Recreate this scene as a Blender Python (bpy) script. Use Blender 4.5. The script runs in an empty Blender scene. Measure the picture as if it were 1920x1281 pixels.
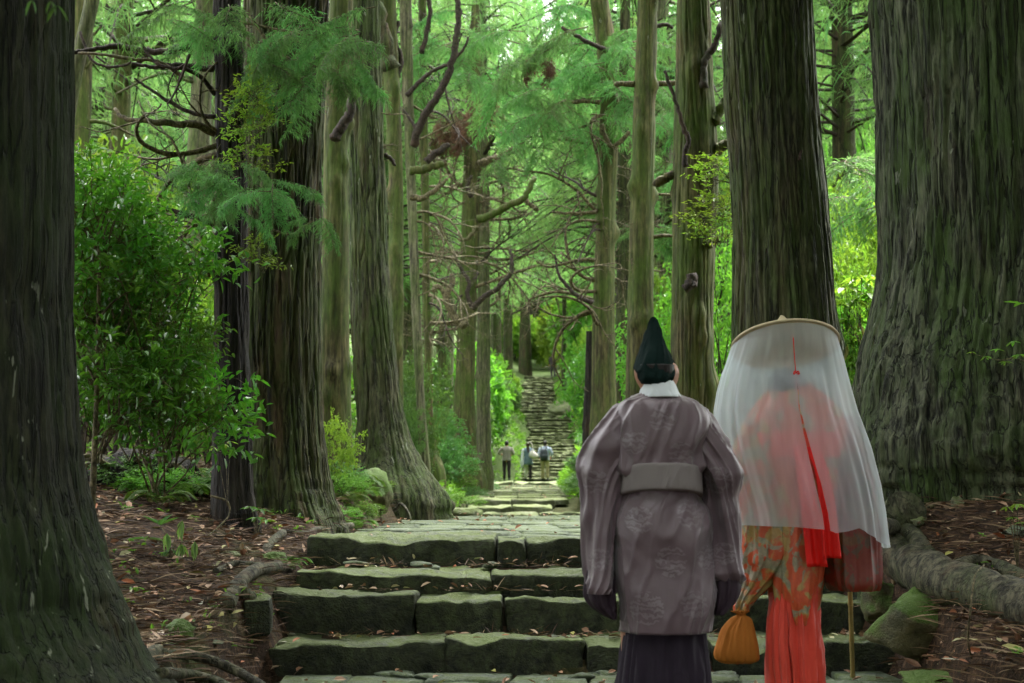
import bpy, bmesh, math, random
import numpy as np
from mathutils import Vector, Matrix, Euler

sc = bpy.context.scene
COL = sc.collection
# ------------------------------------------------------------------ camera
FPX = 2667.0; HOR = 910.0; EYE = 1.25
PITCH = math.atan((HOR - 640.5) / FPX)
cd = bpy.data.cameras.new('camera'); cam = bpy.data.objects.new('camera', cd); COL.objects.link(cam)
cd.sensor_width = 36.0; cd.lens = 36.0 * FPX / 1920.0
cam.location = (0, 0, EYE); cam.rotation_euler = (math.pi / 2 + PITCH, 0, 0)
cd.clip_start = 0.05; cd.clip_end = 1500
cd.dof.use_dof = True; cd.dof.focus_distance = 8.6; cd.dof.aperture_fstop = 4.2
sc.camera = cam
# ------------------------------------------------------------------ light
SUN_EL, SUN_AZ = 62.0, 20.0      # azimuth from +Y (ahead) towards +X
w = bpy.data.worlds.new('World'); sc.world = w; w.use_nodes = True
nt = w.node_tree; nt.nodes.clear()
sky = nt.nodes.new('ShaderNodeTexSky'); sky.sky_type = 'NISHITA'; sky.sun_disc = False
sky.sun_elevation = math.radians(SUN_EL); sky.sun_rotation = math.radians(SUN_AZ)
sky.air_density = 1.0; sky.dust_density = 4.0; sky.ozone_density = 1.0
hs = nt.nodes.new('ShaderNodeHueSaturation'); hs.inputs['Saturation'].default_value = 0.10
bg = nt.nodes.new('ShaderNodeBackground'); bg.inputs[1].default_value = 0.15
wo = nt.nodes.new('ShaderNodeOutputWorld')
nt.links.new(sky.outputs[0], hs.inputs['Color']); nt.links.new(hs.outputs[0], bg.inputs[0]); nt.links.new(bg.outputs[0], wo.inputs[0])
sl = bpy.data.lights.new('sun', 'SUN'); sun = bpy.data.objects.new('sun', sl); COL.objects.link(sun)
sl.energy = 1.5; sl.angle = math.radians(35); sl.color = (1.0, 0.97, 0.9)
e, a_ = math.radians(SUN_EL), math.radians(SUN_AZ)
sdir = Vector((math.sin(a_) * math.cos(e), math.cos(a_) * math.cos(e), math.sin(e)))
sun.rotation_euler = sdir.to_track_quat('Z', 'Y').to_euler()
sc.view_settings.view_transform = 'Standard'; sc.view_settings.look = 'None'
sc.view_settings.gamma = 1.0; sc.view_settings.use_curve_mapping = False
sc.view_settings.exposure = 3.4
sc.render.engine = 'CYCLES'
cy = sc.cycles
cy.max_bounces = 7; cy.diffuse_bounces = 4; cy.glossy_bounces = 2; cy.transmission_bounces = 3
cy.transparent_max_bounces = 12; cy.use_denoising = True; cy.sample_clamp_indirect = 4.0
cy.caustics_reflective = False; cy.caustics_refractive = False
cy.volume_bounces = 0

# ------------------------------------------------------------------ numeric helpers
def P(px, py, Y):
    dx = (px - 960.0) / FPX; dy = (640.5 - py) / FPX
    y = math.cos(PITCH) - dy * math.sin(PITCH); z = math.sin(PITCH) + dy * math.cos(PITCH)
    t = Y / y
    return np.array([dx * t, Y, EYE + z * t])
def mpp(Y): return Y / FPX
def _h(ix, iy, iz, s):
    s = int(s)
    n = (ix.astype(np.int64) * 374761393 + iy.astype(np.int64) * 668265263 + iz.astype(np.int64) * 1274126177 + s * 974634777) & 0xffffffff
    n = ((n ^ (n >> 13)) * 1274126177) & 0xffffffff
    n = ((n ^ (n >> 16)) * 2246822519) & 0xffffffff
    return ((n ^ (n >> 15)) & 0xffffff) / float(0xffffff)
def vn(x, y, z, s=0):
    x = np.asarray(x, float); y = np.asarray(y, float); z = np.asarray(z, float)
    x, y, z = np.broadcast_arrays(x, y, z)
    ix, iy, iz = np.floor(x), np.floor(y), np.floor(z)
    fx, fy, fz = x - ix, y - iy, z - iz
    fx, fy, fz = [f * f * (3 - 2 * f) for f in (fx, fy, fz)]
    r = 0
    for a in (0, 1):
        for b in (0, 1):
            for c in (0, 1):
                wgt = (fx if a else 1 - fx) * (fy if b else 1 - fy) * (fz if c else 1 - fz)
                r = r + wgt * _h(ix + a, iy + b, iz + c, s)
    return r
def fbm(x, y, z, s=0, o=3):
    r, a, t = 0, 1.0, 0
    for k in range(o):
        r = r + a * vn(x * 2 ** k, y * 2 ** k, z * 2 ** k, s + k * 17); t += a; a *= .5
    return r / t

class MB:
    """collects vertices and faces, builds one mesh"""
    def __init__(s): s.V = []; s.F = []; s.M = []; s.n = 0
    def add(s, V, F, m=0):
        V = np.asarray(V, float).reshape(-1, 3)
        for f in (F if isinstance(F, list) else [F]):
            f = np.asarray(f, np.int64)
            if len(f): s.F.append(f + s.n); s.M.append(np.full(len(f), m))
        s.V.append(V); s.n += len(V)
    def mesh(s, name, mats, smooth=True):
        me = bpy.data.meshes.new(name)
        V = np.concatenate(s.V); me.vertices.add(len(V)); me.vertices.foreach_set('co', V.ravel().astype(np.float32))
        idx = np.concatenate([f.ravel() for f in s.F]); cnt = np.concatenate([np.full(len(f), f.shape[1]) for f in s.F])
        me.loops.add(len(idx)); me.loops.foreach_set('vertex_index', idx.astype(np.int32))
        me.polygons.add(len(cnt)); st = np.concatenate([[0], np.cumsum(cnt)[:-1]])
        me.polygons.foreach_set('loop_start', st.astype(np.int32))
        me.polygons.foreach_set('material_index', np.concatenate(s.M).astype(np.int32))
        me.polygons.foreach_set('use_smooth', np.full(len(cnt), bool(smooth)))
        for m in (mats if isinstance(mats, (list, tuple)) else [mats]): me.materials.append(m)
        me.update(calc_edges=True)
        return me
    def obj(s, name, mats, parent=None, smooth=True, loc=None):
        o = bpy.data.objects.new(name, s.mesh(name, mats, smooth)); COL.objects.link(o)
        if parent is not None: o.parent = parent
        if loc is not None: o.location = loc
        return o
def thing(name, label, cat, loc=(0, 0, 0), group=None, rz=0):
    o = bpy.data.objects.new(name, None); COL.objects.link(o); o.empty_display_size = .2
    o.location = loc; o.rotation_euler = (0, 0, rz); tag(o, label, cat, group); return o
def tag(o, label, cat, group=None):
    o['label'] = label; o['category'] = cat
    if group: o['group'] = group
    return o
def kind(o, k): o['kind'] = k; return o
def link_copy(src, parent=None, loc=None, rot=None, scale=None):
    c = src.copy(); COL.objects.link(c)
    if parent is not None: c.parent = parent
    if loc is not None: c.location = loc
    if rot is not None: c.rotation_euler = rot
    if scale is not None: c.scale = scale if hasattr(scale, '__len__') else (scale,) * 3
    return c
def place(mesh, name, parent=None, loc=(0, 0, 0), rot=(0, 0, 0), scale=1.0):
    c = bpy.data.objects.new(name, mesh); COL.objects.link(c)
    if parent is not None: c.parent = parent
    c.location = loc; c.rotation_euler = rot
    c.scale = scale if hasattr(scale, '__len__') else (scale,) * 3
    return c

def tube(pts, rad, n=8, cap=True, wob=0.0, seed=0):
    pts = np.asarray(pts, float); m = len(pts); rad = np.broadcast_to(np.asarray(rad, float), (m,))
    T = np.gradient(pts, axis=0); T /= np.linalg.norm(T, axis=1)[:, None] + 1e-9
    a = np.array([0, 0, 1.0]) if abs(T[0][2]) < .9 else np.array([1.0, 0, 0])
    U = np.cross(T[0], a); U /= np.linalg.norm(U); Us = []
    for t in T:
        U = U - t * np.dot(U, t); U /= np.linalg.norm(U) + 1e-9; Us.append(U.copy())
    Us = np.array(Us); W = np.cross(T, Us)
    th = np.arange(n) * 2 * np.pi / n
    R = rad[:, None] * np.ones(n)[None]
    if wob: R = R * (1 + wob * (vn(np.arange(m)[:, None] * .9, np.cos(th)[None] * 1.3 + 5, np.sin(th)[None] * 1.3, seed) - .5) * 2)
    V = pts[:, None] + R[..., None] * (np.cos(th)[None, :, None] * Us[:, None] + np.sin(th)[None, :, None] * W[:, None])
    V = V.reshape(-1, 3)
    i = np.arange(m - 1)[:, None] * n; j = np.arange(n)[None]; j2 = (j + 1) % n
    F = np.stack([i + j, i + j2, i + n + j2, i + n + j], -1).reshape(-1, 4)
    Fs = [F]
    if cap:
        c0, c1 = len(V), len(V) + 1
        V = np.vstack([V, pts[0], pts[-1] + T[-1] * rad[-1] * .4])
        j = np.arange(n); j2 = (j + 1) % n
        Fs.append(np.stack([np.full(n, c0), j2, j], 1)); b = (m - 1) * n
        Fs.append(np.stack([np.full(n, c1), b + j, b + j2], 1))
    return V, Fs
def smooth_path(ctrl, k=6):
    c = np.asarray(ctrl, float)
    if len(c) < 3:
        t = np.linspace(0, 1, k + 1)[:, None]; return c[0] * (1 - t) + c[-1] * t
    p = np.vstack([2 * c[0] - c[1], c, 2 * c[-1] - c[-2]]); out = []
    for i in range(1, len(p) - 2):
        for q in range(k):
            t = q / k
            out.append(.5 * ((2 * p[i]) + (-p[i - 1] + p[i + 1]) * t + (2 * p[i - 1] - 5 * p[i] + 4 * p[i + 1] - p[i + 2]) * t * t + (-p[i - 1] + 3 * p[i] - 3 * p[i + 1] + p[i + 2]) * t ** 3))
    out.append(c[-1]); return np.array(out)
def block(x0, x1, y0, y1, z0, z1, d=.06, bev=.02, rough=.012, seed=0, warp=.0):
    """a weathered stone slab: rounded edges and lumpy faces"""
    def line(a, b):
        n = max(2, int(round((b - a) / d))); return np.concatenate([[a, a + bev * .5], np.linspace(a + bev * 1.1, b - bev * 1.1, n), [b - bev * .5, b]])
    xs, ys, zs = line(x0, x1), line(y0, y1), line(z0, z1)
    nx, ny, nz = len(xs), len(ys), len(zs)
    idx = -np.ones((nx, ny, nz), int)
    I, J, K = np.meshgrid(range(nx), range(ny), range(nz), indexing='ij')
    b = (I == 0) | (I == nx - 1) | (J == 0) | (J == ny - 1) | (K == 0) | (K == nz - 1)
    idx[b] = np.arange(b.sum())
    V = np.stack([xs[I[b]], ys[J[b]], zs[K[b]]], 1)
    F = []
    def q(A, flip):
        f = np.stack([A[:-1, :-1], A[1:, :-1], A[1:, 1:], A[:-1, 1:]], -1).reshape(-1, 4)
        F.append(f[:, ::-1] if flip else f)
    q(idx[0], True); q(idx[-1], False); q(idx[:, 0], False); q(idx[:, -1], True); q(idx[:, :, 0], True); q(idx[:, :, -1], False)
    lo = np.array([x0, y0, z0]) + bev; hi = np.array([x1, y1, z1]) - bev
    C = np.clip(V, lo, hi); D = V - C; L = np.linalg.norm(D, axis=1)[:, None]
    N = D / (L + 1e-9); V = C + N * bev
    n1 = fbm(V[:, 0] * 5, V[:, 1] * 5, V[:, 2] * 6, seed, 3) - .5
    n2 = vn(V[:, 0] * 1.6, V[:, 1] * 2, V[:, 2] * .1, seed + 5) - .5
    n3 = vn(V[:, 0] * 22, V[:, 1] * 22, V[:, 2] * 22, seed + 9) - .5
    V = V + N * ((n1 * 2.4 + n3 * 1.0) * rough * 1.25)[:, None]
    V[:, 2] += n2 * rough * 2.6 - np.clip(vn(V[:, 0] * 4.5, V[:, 1] * 3, 0, seed + 11) - .72, 0, 1) * rough * 9 * (V[:, 1] < y0 + .14)
    V[:, 1] += (vn(V[:, 0] * 2.2, 3.3, V[:, 2] * 2, seed + 7) - .5) * rough * 2.5
    return V, F
def rock(r, seed=0, sub=3, flat=.7, rough=.35, freq=1.6):
    bm = bmesh.new(); bmesh.ops.create_icosphere(bm, subdivisions=sub, radius=1.0)
    V = np.array([v.co[:] for v in bm.verts]); F = np.array([[v.index for v in f.verts] for f in bm.faces]); bm.free()
    rs = np.random.RandomState(seed)
    for k in range(9):     # planes cut facets
        d = rs.normal(size=3); d /= np.linalg.norm(d); h = rs.uniform(.55, .9)
        e = V @ d - h; V = V - np.where(e > 0, e * .92, 0)[:, None] * d
    n = fbm(V[:, 0] * freq + seed, V[:, 1] * freq, V[:, 2] * freq, seed, 4) - .5
    V = V * (1 + rough * n)[:, None]
    return V * np.array([r[0], r[1], r[2]]) if hasattr(r, '__len__') else V * np.array([r, r, r * flat]), F

# ------------------------------------------------------------------ materials
class NT:
    def __init__(s, name):
        s.m = bpy.data.materials.new(name); s.m.use_nodes = True; s.t = s.m.node_tree; s.t.nodes.clear()
        s.out = s.n('OutputMaterial')
    def n(s, typ, **k):
        nd = s.t.nodes.new('ShaderNode' + typ)
        for a, v in k.items():
            if a.startswith('i_'):
                key = a[2:]; key = int(key) if key.isdigit() else key.replace('_', ' ')
                s.set(nd.inputs[key], v)
            else: setattr(nd, a, v)
        return nd
    def set(s, sock, v):
        if hasattr(v, 'outputs'): v = v.outputs[0]
        if isinstance(v, bpy.types.NodeSocket): s.t.links.new(v, sock)
        elif isinstance(v, (tuple, list)) and len(v) == 3 and sock.type == 'RGBA': sock.default_value = (*v, 1)
        else: sock.default_value = v
    def coord(s, which='Object', scale=(1, 1, 1), loc=(0, 0, 0)):
        tc = s.n('TexCoord'); mp = s.n('Mapping'); s.t.links.new(tc.outputs[which], mp.inputs[0])
        mp.inputs['Scale'].default_value = scale; mp.inputs['Location'].default_value = loc; return mp.outputs[0]
    def noise(s, vec, scale, detail=4, rough=.55, dist=0.0):
        nd = s.n('TexNoise', i_Scale=scale, i_Detail=detail, i_Roughness=rough, i_Distortion=dist); s.set(nd.inputs['Vector'], vec); return nd.outputs[0]
    def ramp(s, fac, stops):
        nd = s.n('ValToRGB'); s.set(nd.inputs[0], fac); el = nd.color_ramp.elements
        while len(el) > 1: el.remove(el[-1])
        el[0].position = stops[0][0]; el[0].color = (*stops[0][1], 1) if hasattr(stops[0][1], '__len__') else (stops[0][1],) * 3 + (1,)
        for p, c in stops[1:]:
            x = el.new(p); x.color = (*c, 1) if hasattr(c, '__len__') else (c, c, c, 1)
        return nd.outputs[0]
    def mix(s, fac, a, b, blend='MIX'):
        nd = s.n('Mix', data_type='RGBA', blend_type=blend)
        s.set(nd.inputs[0], fac); s.set(nd.inputs[6], a); s.set(nd.inputs[7], b); return nd.outputs[2]
    def math(s, op, a, b=0.0, c=0.0, clamp=False):
        nd = s.n('Math', operation=op, use_clamp=clamp); s.set(nd.inputs[0], a); s.set(nd.inputs[1], b); s.set(nd.inputs[2], c); return nd.outputs[0]
    def bump(s, h, strength=.5, dist=.01, normal=None):
        nd = s.n('Bump', i_Strength=strength, i_Distance=dist); s.set(nd.inputs['Height'], h)
        if normal is not None: s.set(nd.inputs['Normal'], normal)
        return nd.outputs[0]
    def principled(s, col, rough=.8, normal=None, spec=.5, **k):
        nd = s.n('BsdfPrincipled'); s.set(nd.inputs['Base Color'], col); s.set(nd.inputs['Roughness'], rough)
        s.set(nd.inputs['Specular IOR Level'], spec)
        if normal is not None: s.set(nd.inputs['Normal'], normal)
        for a, v in k.items(): s.set(nd.inputs[a.replace('_', ' ')], v)
        return nd.outputs[0]
    def done(s, sh): s.t.links.new(sh, s.out.inputs[0]); return s.m
    def sep(s, v):
        nd = s.n('SeparateXYZ'); s.set(nd.inputs[0], v); return nd.outputs
    def rnd(s): return s.n('ObjectInfo').outputs['Random']

def lin(r, g, b): return tuple(((c / 255) / 12.92 if c / 255 <= .04045 else ((c / 255 + .055) / 1.055) ** 2.4) for c in (r, g, b))

def bark(name, dark, light, moss, moss_amt=.5, sc_=1.0, lichen=.0, brown=0.0, bumpd=.02, crk=.85, iso=False):
    q_ = (lambda a: (a[0], a[1], a[0] * .6)) if iso else (lambda a: a)
    t = NT(name); v = t.coord('Object', q_((22 * sc_, 22 * sc_, 1.6 * sc_))); v2 = t.coord('Object', q_((1, 1, .45)))
    n1 = t.noise(v, 1.0, 5, .6, .35); n2 = t.noise(t.coord('Object', q_((60 * sc_, 60 * sc_, 12 * sc_))), 1.0, 4, .65)
    f = t.math('ADD', t.math('MULTIPLY', n1, .7), t.math('MULTIPLY', n2, .3))
    col = t.ramp(f, [(.38, tuple(np.array(dark) * .7)), (.48, tuple((np.array(dark) + np.array(light)) / 2)), (.58, tuple(np.array(light) * 1.25))])
    mm = t.noise(v2, 2.3, 5, .6, .6)
    mm2 = t.noise(t.coord('Object', q_((14, 14, 2))), 1.0, 4, .6)
    mask = t.math('ADD', t.math('MULTIPLY', mm, .72), t.math('MULTIPLY', mm2, .28))
    mask = t.ramp(mask, [(.62 - .3 * moss_amt, 0.0), (.8 - .3 * moss_amt, 1.0)])
    mc = t.mix(n2, tuple(np.array(moss) * .6), tuple(np.array(moss) * 1.35))
    mk = t.math('MULTIPLY', mask, .85)
    col = t.mix(mk, col, mc)
    ck = t.noise(t.coord('Object', q_((15 * sc_, 15 * sc_, 1.1 * sc_)), (2, 5, 3)), 1.0, 3, .55, .25)
    ck = t.math('ABSOLUTE', t.math('SUBTRACT', ck, .5))
    ckr = t.ramp(ck, [(.0, 0.0), (.03, 1.0)])
    col = t.mix(t.math('MULTIPLY', t.math('SUBTRACT', 1.0, ckr), crk), col, tuple(np.array(dark) * .45))
    pl = t.noise(t.coord('Object', q_((26 * sc_, 26 * sc_, 8 * sc_)), (1, 1, 4)), 1.0, 4, .65)
    col = t.mix(.6, col, t.ramp(pl, [(.3, .45), (.7, 1.5)]), 'MULTIPLY')
    f = t.math('ADD', t.math('MULTIPLY', f, .6), t.math('ADD', t.math('MULTIPLY', ckr, .35 * crk), t.math('MULTIPLY', pl, .35)))
    if brown:
        bm_ = t.ramp(t.noise(t.coord('Object', q_((4, 4, .8)), (7, 3, 1)), 1.0, 4), [(.58, 0.0), (.68, 1.0)])
        col = t.mix(t.math('MULTIPLY', bm_, brown), col, (.095, .05, .03))
    if lichen:
        lm = t.ramp(t.noise(t.coord('Object', q_((17, 17, 4.5)), (3, 1, 8)), 1.0, 3, .6, .4), [(.735 - .1 * lichen, 0.0), (.76 - .1 * lichen, 1.0)])
        lm = t.math('MULTIPLY', lm, t.ramp(t.noise(t.coord('Object', q_((2, 2, .5))), 1.0, 2), [(.5, 0.0), (.56, 1.0)]))
        col = t.mix(t.math('MULTIPLY', lm, .75), col, (.24, .26, .19))
    nb = t.bump(f, 1.0, bumpd * 1.6); nb = t.bump(t.noise(t.coord('Object', q_((140, 140, 60))), 1.0, 3), .35, .006, nb)
    return t.done(t.principled(col, .82, nb, .3))
M = {}
M['bark_dark'] = bark('bark_dark_wet', (.003, .0035, .0015), (.024, .026, .012), (.014, .028, .003), .65, 1.0, .9, .3)
M['bark_grey'] = bark('bark_grey_fissured', (.011, .010, .005), (.078, .076, .038), (.040, .068, .009), .75, 1.0, .8, .25)
M['bark_giant'] = bark('bark_giant', (.009, .010, .005), (.082, .090, .052), (.034, .064, .009), .7, 1.0, .5, .2, .03)
M['bark_brown'] = bark('bark_brown', (.011, .008, .004), (.068, .055, .025), (.036, .060, .008), .75, 1.0, .25, .5)
M['bark_smooth'] = bark('bark_smooth_mossy', (.025, .021, .008), (.095, .083, .032), (.052, .090, .009), .72, .8, .5, .1, .006, .25)
M['bark_pale'] = bark('bark_pale', (.035, .034, .018), (.13, .125, .07), (.075, .115, .02), .6, .9, .5, .1, .010, .5)
M['bark_black'] = bark('bark_black', (.005, .004, .003), (.020, .016, .011), (.012, .016, .005), .2, 1.0, .0, .4)
M['root'] = bark('root_wood', (.012, .010, .006), (.085, .078, .048), (.038, .055, .012), .45, .9, .2, .3, .012, .6, True)
M['twig'] = bark('dead_branch_wood', (.03, .024, .012), (.15, .125, .065), (.06, .085, .02), .4, 1.6, .0, .2, .006, .5, True)
M['twig_dark'] = bark('dark_branch_wood', (.012, .008, .006), (.05, .036, .026), (.03, .045, .012), .3, 1.6, .0, .3, .006, .5, True)

def leafmat(name, c1, c2, trans=.4, rough=.45, spec=.5, hue=.02, tcol=None, vscale=1.2):
    t = NT(name); g = t.n('NewGeometry'); isl = g.outputs['Random Per Island']
    v = t.coord('Object', (1, 1, 1)); nz = t.noise(v, vscale, 3)
    f = t.math('ADD', t.math('MULTIPLY', isl, .5), t.math('MULTIPLY', nz, .55), clamp=True)
    col = t.mix(f, c1, c2)
    h = t.n('HueSaturation'); t.set(h.inputs['Color'], col)
    t.set(h.inputs['Hue'], t.math('ADD', t.math('MULTIPLY', t.rnd(), hue * 2), .5 - hue))
    t.set(h.inputs['Value'], t.math('ADD', t.math('MULTIPLY', t.rnd(), .5), .75))
    col = h.outputs[0]
    p = t.principled(col, rough, None, spec)
    tr = t.n('BsdfTranslucent'); t.set(tr.inputs[0], t.mix(1.0, col, tcol or (1.3, 1.3, .65), 'MULTIPLY'))
    mx = t.n('MixShader'); mx.inputs[0].default_value = trans; t.t.links.new(p, mx.inputs[1]); t.t.links.new(tr.outputs[0], mx.inputs[2])
    return t.done(mx.outputs[0])
M['needle'] = leafmat('cedar_needles', (.062, .175, .058), (.15, .32, .10), .5, .6, .2, .02, (1.2, 1.25, .85))
M['needle_far'] = leafmat('distant_cedar_needles', (.070, .165, .058), (.165, .30, .105), .58, .7, .15, .025, (1.2, 1.22, .8), .5)
M['needle_dead'] = leafmat('dead_cedar_needles', (.09, .045, .03), (.17, .09, .06), .25, .8, .1, .01, (1, 1, 1))
M['leaf_dark'] = leafmat('dark_glossy_leaves', (.032, .125, .016), (.12, .29, .030), .35, .28, .6, .02)
M['leaf_mid'] = leafmat('green_leaves', (.06, .17, .024), (.16, .33, .045), .45, .4, .5, .02)
M['leaf_bright'] = leafmat('bright_yellow_green_leaves', (.10, .20, .026), (.23, .36, .05), .46, .42, .45, .015)
M['leaf_blue'] = leafmat('bluish_green_leaves', (.045, .125, .038), (.11, .23, .065), .4, .35, .5, .02)
M['fern'] = leafmat('fern_fronds', (.05, .115, .022), (.13, .23, .05), .45, .5, .3, .02)
M['petal'] = leafmat('pale_drooping_leaves', (.42, .36, .18), (.55, .50, .26), .4, .5, .3, .01, (1.1, 1.05, .8))
M['young_leaf'] = leafmat('young_drooping_leaves', (.12, .22, .07), (.22, .36, .13), .45, .4, .4, .01)

def stone(name, base, base2, moss, topmoss=.6, scale=1.0, sidem=.0):
    t = NT(name); v = t.coord('Object', (scale,) * 3)
    n1 = t.noise(v, 3.0, 6, .6, .3); n2 = t.noise(v, 22.0, 5, .65); n3 = t.noise(v, 90, 3, .6)
    col = t.mix(t.ramp(n1, [(.35, 0.0), (.65, 1.0)]), base, base2)
    col = t.mix(.55, col, t.ramp(n2, [(.32, .3), (.68, 1.5)]), 'MULTIPLY')
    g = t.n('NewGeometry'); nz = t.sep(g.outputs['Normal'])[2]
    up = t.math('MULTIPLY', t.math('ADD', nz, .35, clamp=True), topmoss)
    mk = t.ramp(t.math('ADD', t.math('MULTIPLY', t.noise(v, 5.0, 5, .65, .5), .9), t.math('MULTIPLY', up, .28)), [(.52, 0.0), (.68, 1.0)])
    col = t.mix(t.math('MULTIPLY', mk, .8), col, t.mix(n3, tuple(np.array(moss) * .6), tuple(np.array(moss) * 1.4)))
    side = t.ramp(nz, [(.45, 1.0), (.8, 0.0)])  # upright faces darkened: dark moss, with riser shade put into the colour
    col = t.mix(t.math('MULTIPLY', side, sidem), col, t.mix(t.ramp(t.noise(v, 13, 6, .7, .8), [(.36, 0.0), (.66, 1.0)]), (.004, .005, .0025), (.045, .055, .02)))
    sp = t.ramp(t.noise(v, 40, 3, .6), [(.72, 0.0), (.75, 1.0)])
    col = t.mix(t.math('MULTIPLY', sp, .25), col, (.22, .23, .17))
    r = t.n('HueSaturation'); t.set(r.inputs['Color'], col); t.set(r.inputs['Value'], t.math('ADD', t.math('MULTIPLY', t.rnd(), .35), .82))
    h = t.math('ADD', t.math('MULTIPLY', n2, .7), t.math('MULTIPLY', n3, .3))
    nb = t.bump(h, 1.0, .035)
    return t.done(t.principled(r.outputs[0], t.ramp(n2, [(.3, .85), (.7, .62)]), nb, .35))
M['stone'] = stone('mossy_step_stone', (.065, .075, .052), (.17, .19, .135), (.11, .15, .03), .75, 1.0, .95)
M['paving'] = stone('wet_paving_stone', (.085, .11, .078), (.16, .185, .13), (.085, .12, .03), .55)
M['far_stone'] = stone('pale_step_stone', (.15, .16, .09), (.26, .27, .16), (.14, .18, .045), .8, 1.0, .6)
M['boulder'] = stone('mossy_boulder', (.045, .05, .028), (.15, .13, .055), (.07, .14, .014), 1.15)
M['boulder_pale'] = stone('pale_boulder', (.12, .13, .07), (.22, .23, .14), (.12, .16, .04), .7)

def groundmat():
    t = NT('forest_floor_litter'); v = t.coord('Object')
    n1 = t.noise(v, .9, 5, .6); n2 = t.noise(v, 14, 6, .7, 1.2); n3 = t.noise(t.coord('Object', (60, 18, 30)), 1.0, 4, .6, 2.0)
    col = t.ramp(n2, [(.3, (.007, .0045, .003)), (.5, (.042, .024, .013)), (.66, (.12, .068, .038)), (.8, (.22, .15, .09))])
    col = t.mix(.5, col, t.ramp(n3, [(.35, .35), (.65, 1.5)]), 'MULTIPLY')
    mk = t.ramp(n1, [(.54, 0.0), (.66, 1.0)])
    y = t.sep(v)[1]; far = t.math('MULTIPLY_ADD', y, .03, -.35, clamp=True)
    mk = t.math('MAXIMUM', t.math('MULTIPLY', mk, .45), t.math('MULTIPLY', far, .8))
    col = t.mix(mk, col, t.mix(n2, (.03, .06, .012), (.09, .16, .03)))
    nb = t.bump(t.math('ADD', n2, t.math('MULTIPLY', n3, .6)), .9, .03)
    return t.done(t.principled(col, .9, nb, .2))
M['ground'] = groundmat()
def plain(name, col, rough=.7, spec=.3, var=.25, scale=8, bump=.0, **k):
    t = NT(name); v = t.coord('Object'); n = t.noise(v, scale, 4)
    c = t.mix(n, tuple(np.array(col) * (1 - var)), tuple(np.array(col) * (1 + var)))
    nb = t.bump(n, .5, bump) if bump else None
    return t.done(t.principled(c, rough, nb, spec, **k))
M['dirt'] = plain('packed_earth', (.03, .026, .016), .95, .1, .4, 12, .02)
M['litter'] = None

# ------------------------------------------------------------------ terrain
PATH = [  # Y, z, centre x, half width
    (4.0, .10, .3, 1.7), (6.0, .16, .3, 1.72), (8.35, .17, .38, 1.78), (8.4, .337, .40, 1.76), (10.0, .86, .38, 1.76), (14, .86, .2, 1.5), (19, .84, .1, 1.25),
    (24.0, .70, .38, 1.25), (26.5, .97, .1, .95), (42, 1.2, .03, 1.35), (46, 1.34, .05, 1.5), (63.5, 1.5, 1.1, 1.9), (65, 1.6, 1.9, 1.4),
    (80, 5.35, 2.1, 1.3), (82, 5.7, 1.6, 1.2), (95, 8.6, 1.8, 1.0), (110, 11.0, 2.6, .8), (600, 90, 3, .8)]
PA = np.array(PATH)
def path_at(Y):
    Y = np.asarray(Y, float); return [np.interp(Y, PA[:, 0], PA[:, k]) for k in (1, 2, 3)]
CP = [(250,1265,6.0),(60,1281,6.0),(-300,1281,6.0),(350,1205,7),(430,1090,8.4),(520,1060,9.3),(300,1010,9),(200,945,10),(330,895,12),(60,930,10),(430,990,10.5),(560,975,11),(650,988,11.5),(700,940,15),(820,950,19),
 (850,925,24),(840,895,32),(700,890,22),(300,850,20),(120,820,30),(620,885,16),(905,893,45),(700,850,50),(350,770,60),(0,700,80),(900,880,62),
 (1750,1262,6.2),(1900,1235,6.4),(1700,1232,7.6),(1800,1180,7.0),(1900,1175,7),(1700,1010,8.3),(1850,1000,8.0),(1700,955,8.7),(1900,920,9),(2300,950,9),(1900,850,14),(1600,900,12),
 (1450,860,14),(1250,850,16),(1110,965,24),(1060,930,30),(1080,905,40),(1120,800,24),(1110,880,34),(1120,780,60),(1400,740,40),(1700,700,50),
 (1100,760,80),(940,760,80),(1060,700,95),(950,700,95),(900,660,110),(1150,660,110),(500,640,110),(1400,600,110),(960,560,150),(200,560,150),(1800,520,150),
 (960,300,300),(-200,300,300),(2200,300,300),(-600,1100,7),(2600,1050,7),(-700,800,20),(2600,800,20)]
CW = np.array([P(*c) for c in CP] + [(-2.5, 2, .35), (-4, -4, .5), (3.5, 2, .2), (4, -4, .2), (0, -4, -.1), (0, 3, 0), (-8, 3, 1.2), (8, 3, .8)])
def uv_(x, y):
    x = np.asarray(x, float); y = np.asarray(y, float); yy = np.clip(y, -4, 400) + 8
    return np.clip(x / yy * 12, -14, 14), np.log(yy) * 6
def tps_fit():
    u, v = uv_(CW[:, 0], CW[:, 1]); n = len(u)
    r = np.hypot(u[:, None] - u, v[:, None] - v); K = r
    A = np.zeros((n + 3, n + 3)); A[:n, :n] = K - np.eye(n) * .15; A[:n, n] = 1; A[:n, n + 1] = u; A[:n, n + 2] = v; A[n:, :n] = A[:n, n:].T
    s = CW[:, 2] / (np.clip(CW[:, 1], -4, 400) + 8)
    return u, v, np.linalg.solve(A, np.concatenate([s, [0, 0, 0]]))
TU, TV, TW = tps_fit()
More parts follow.
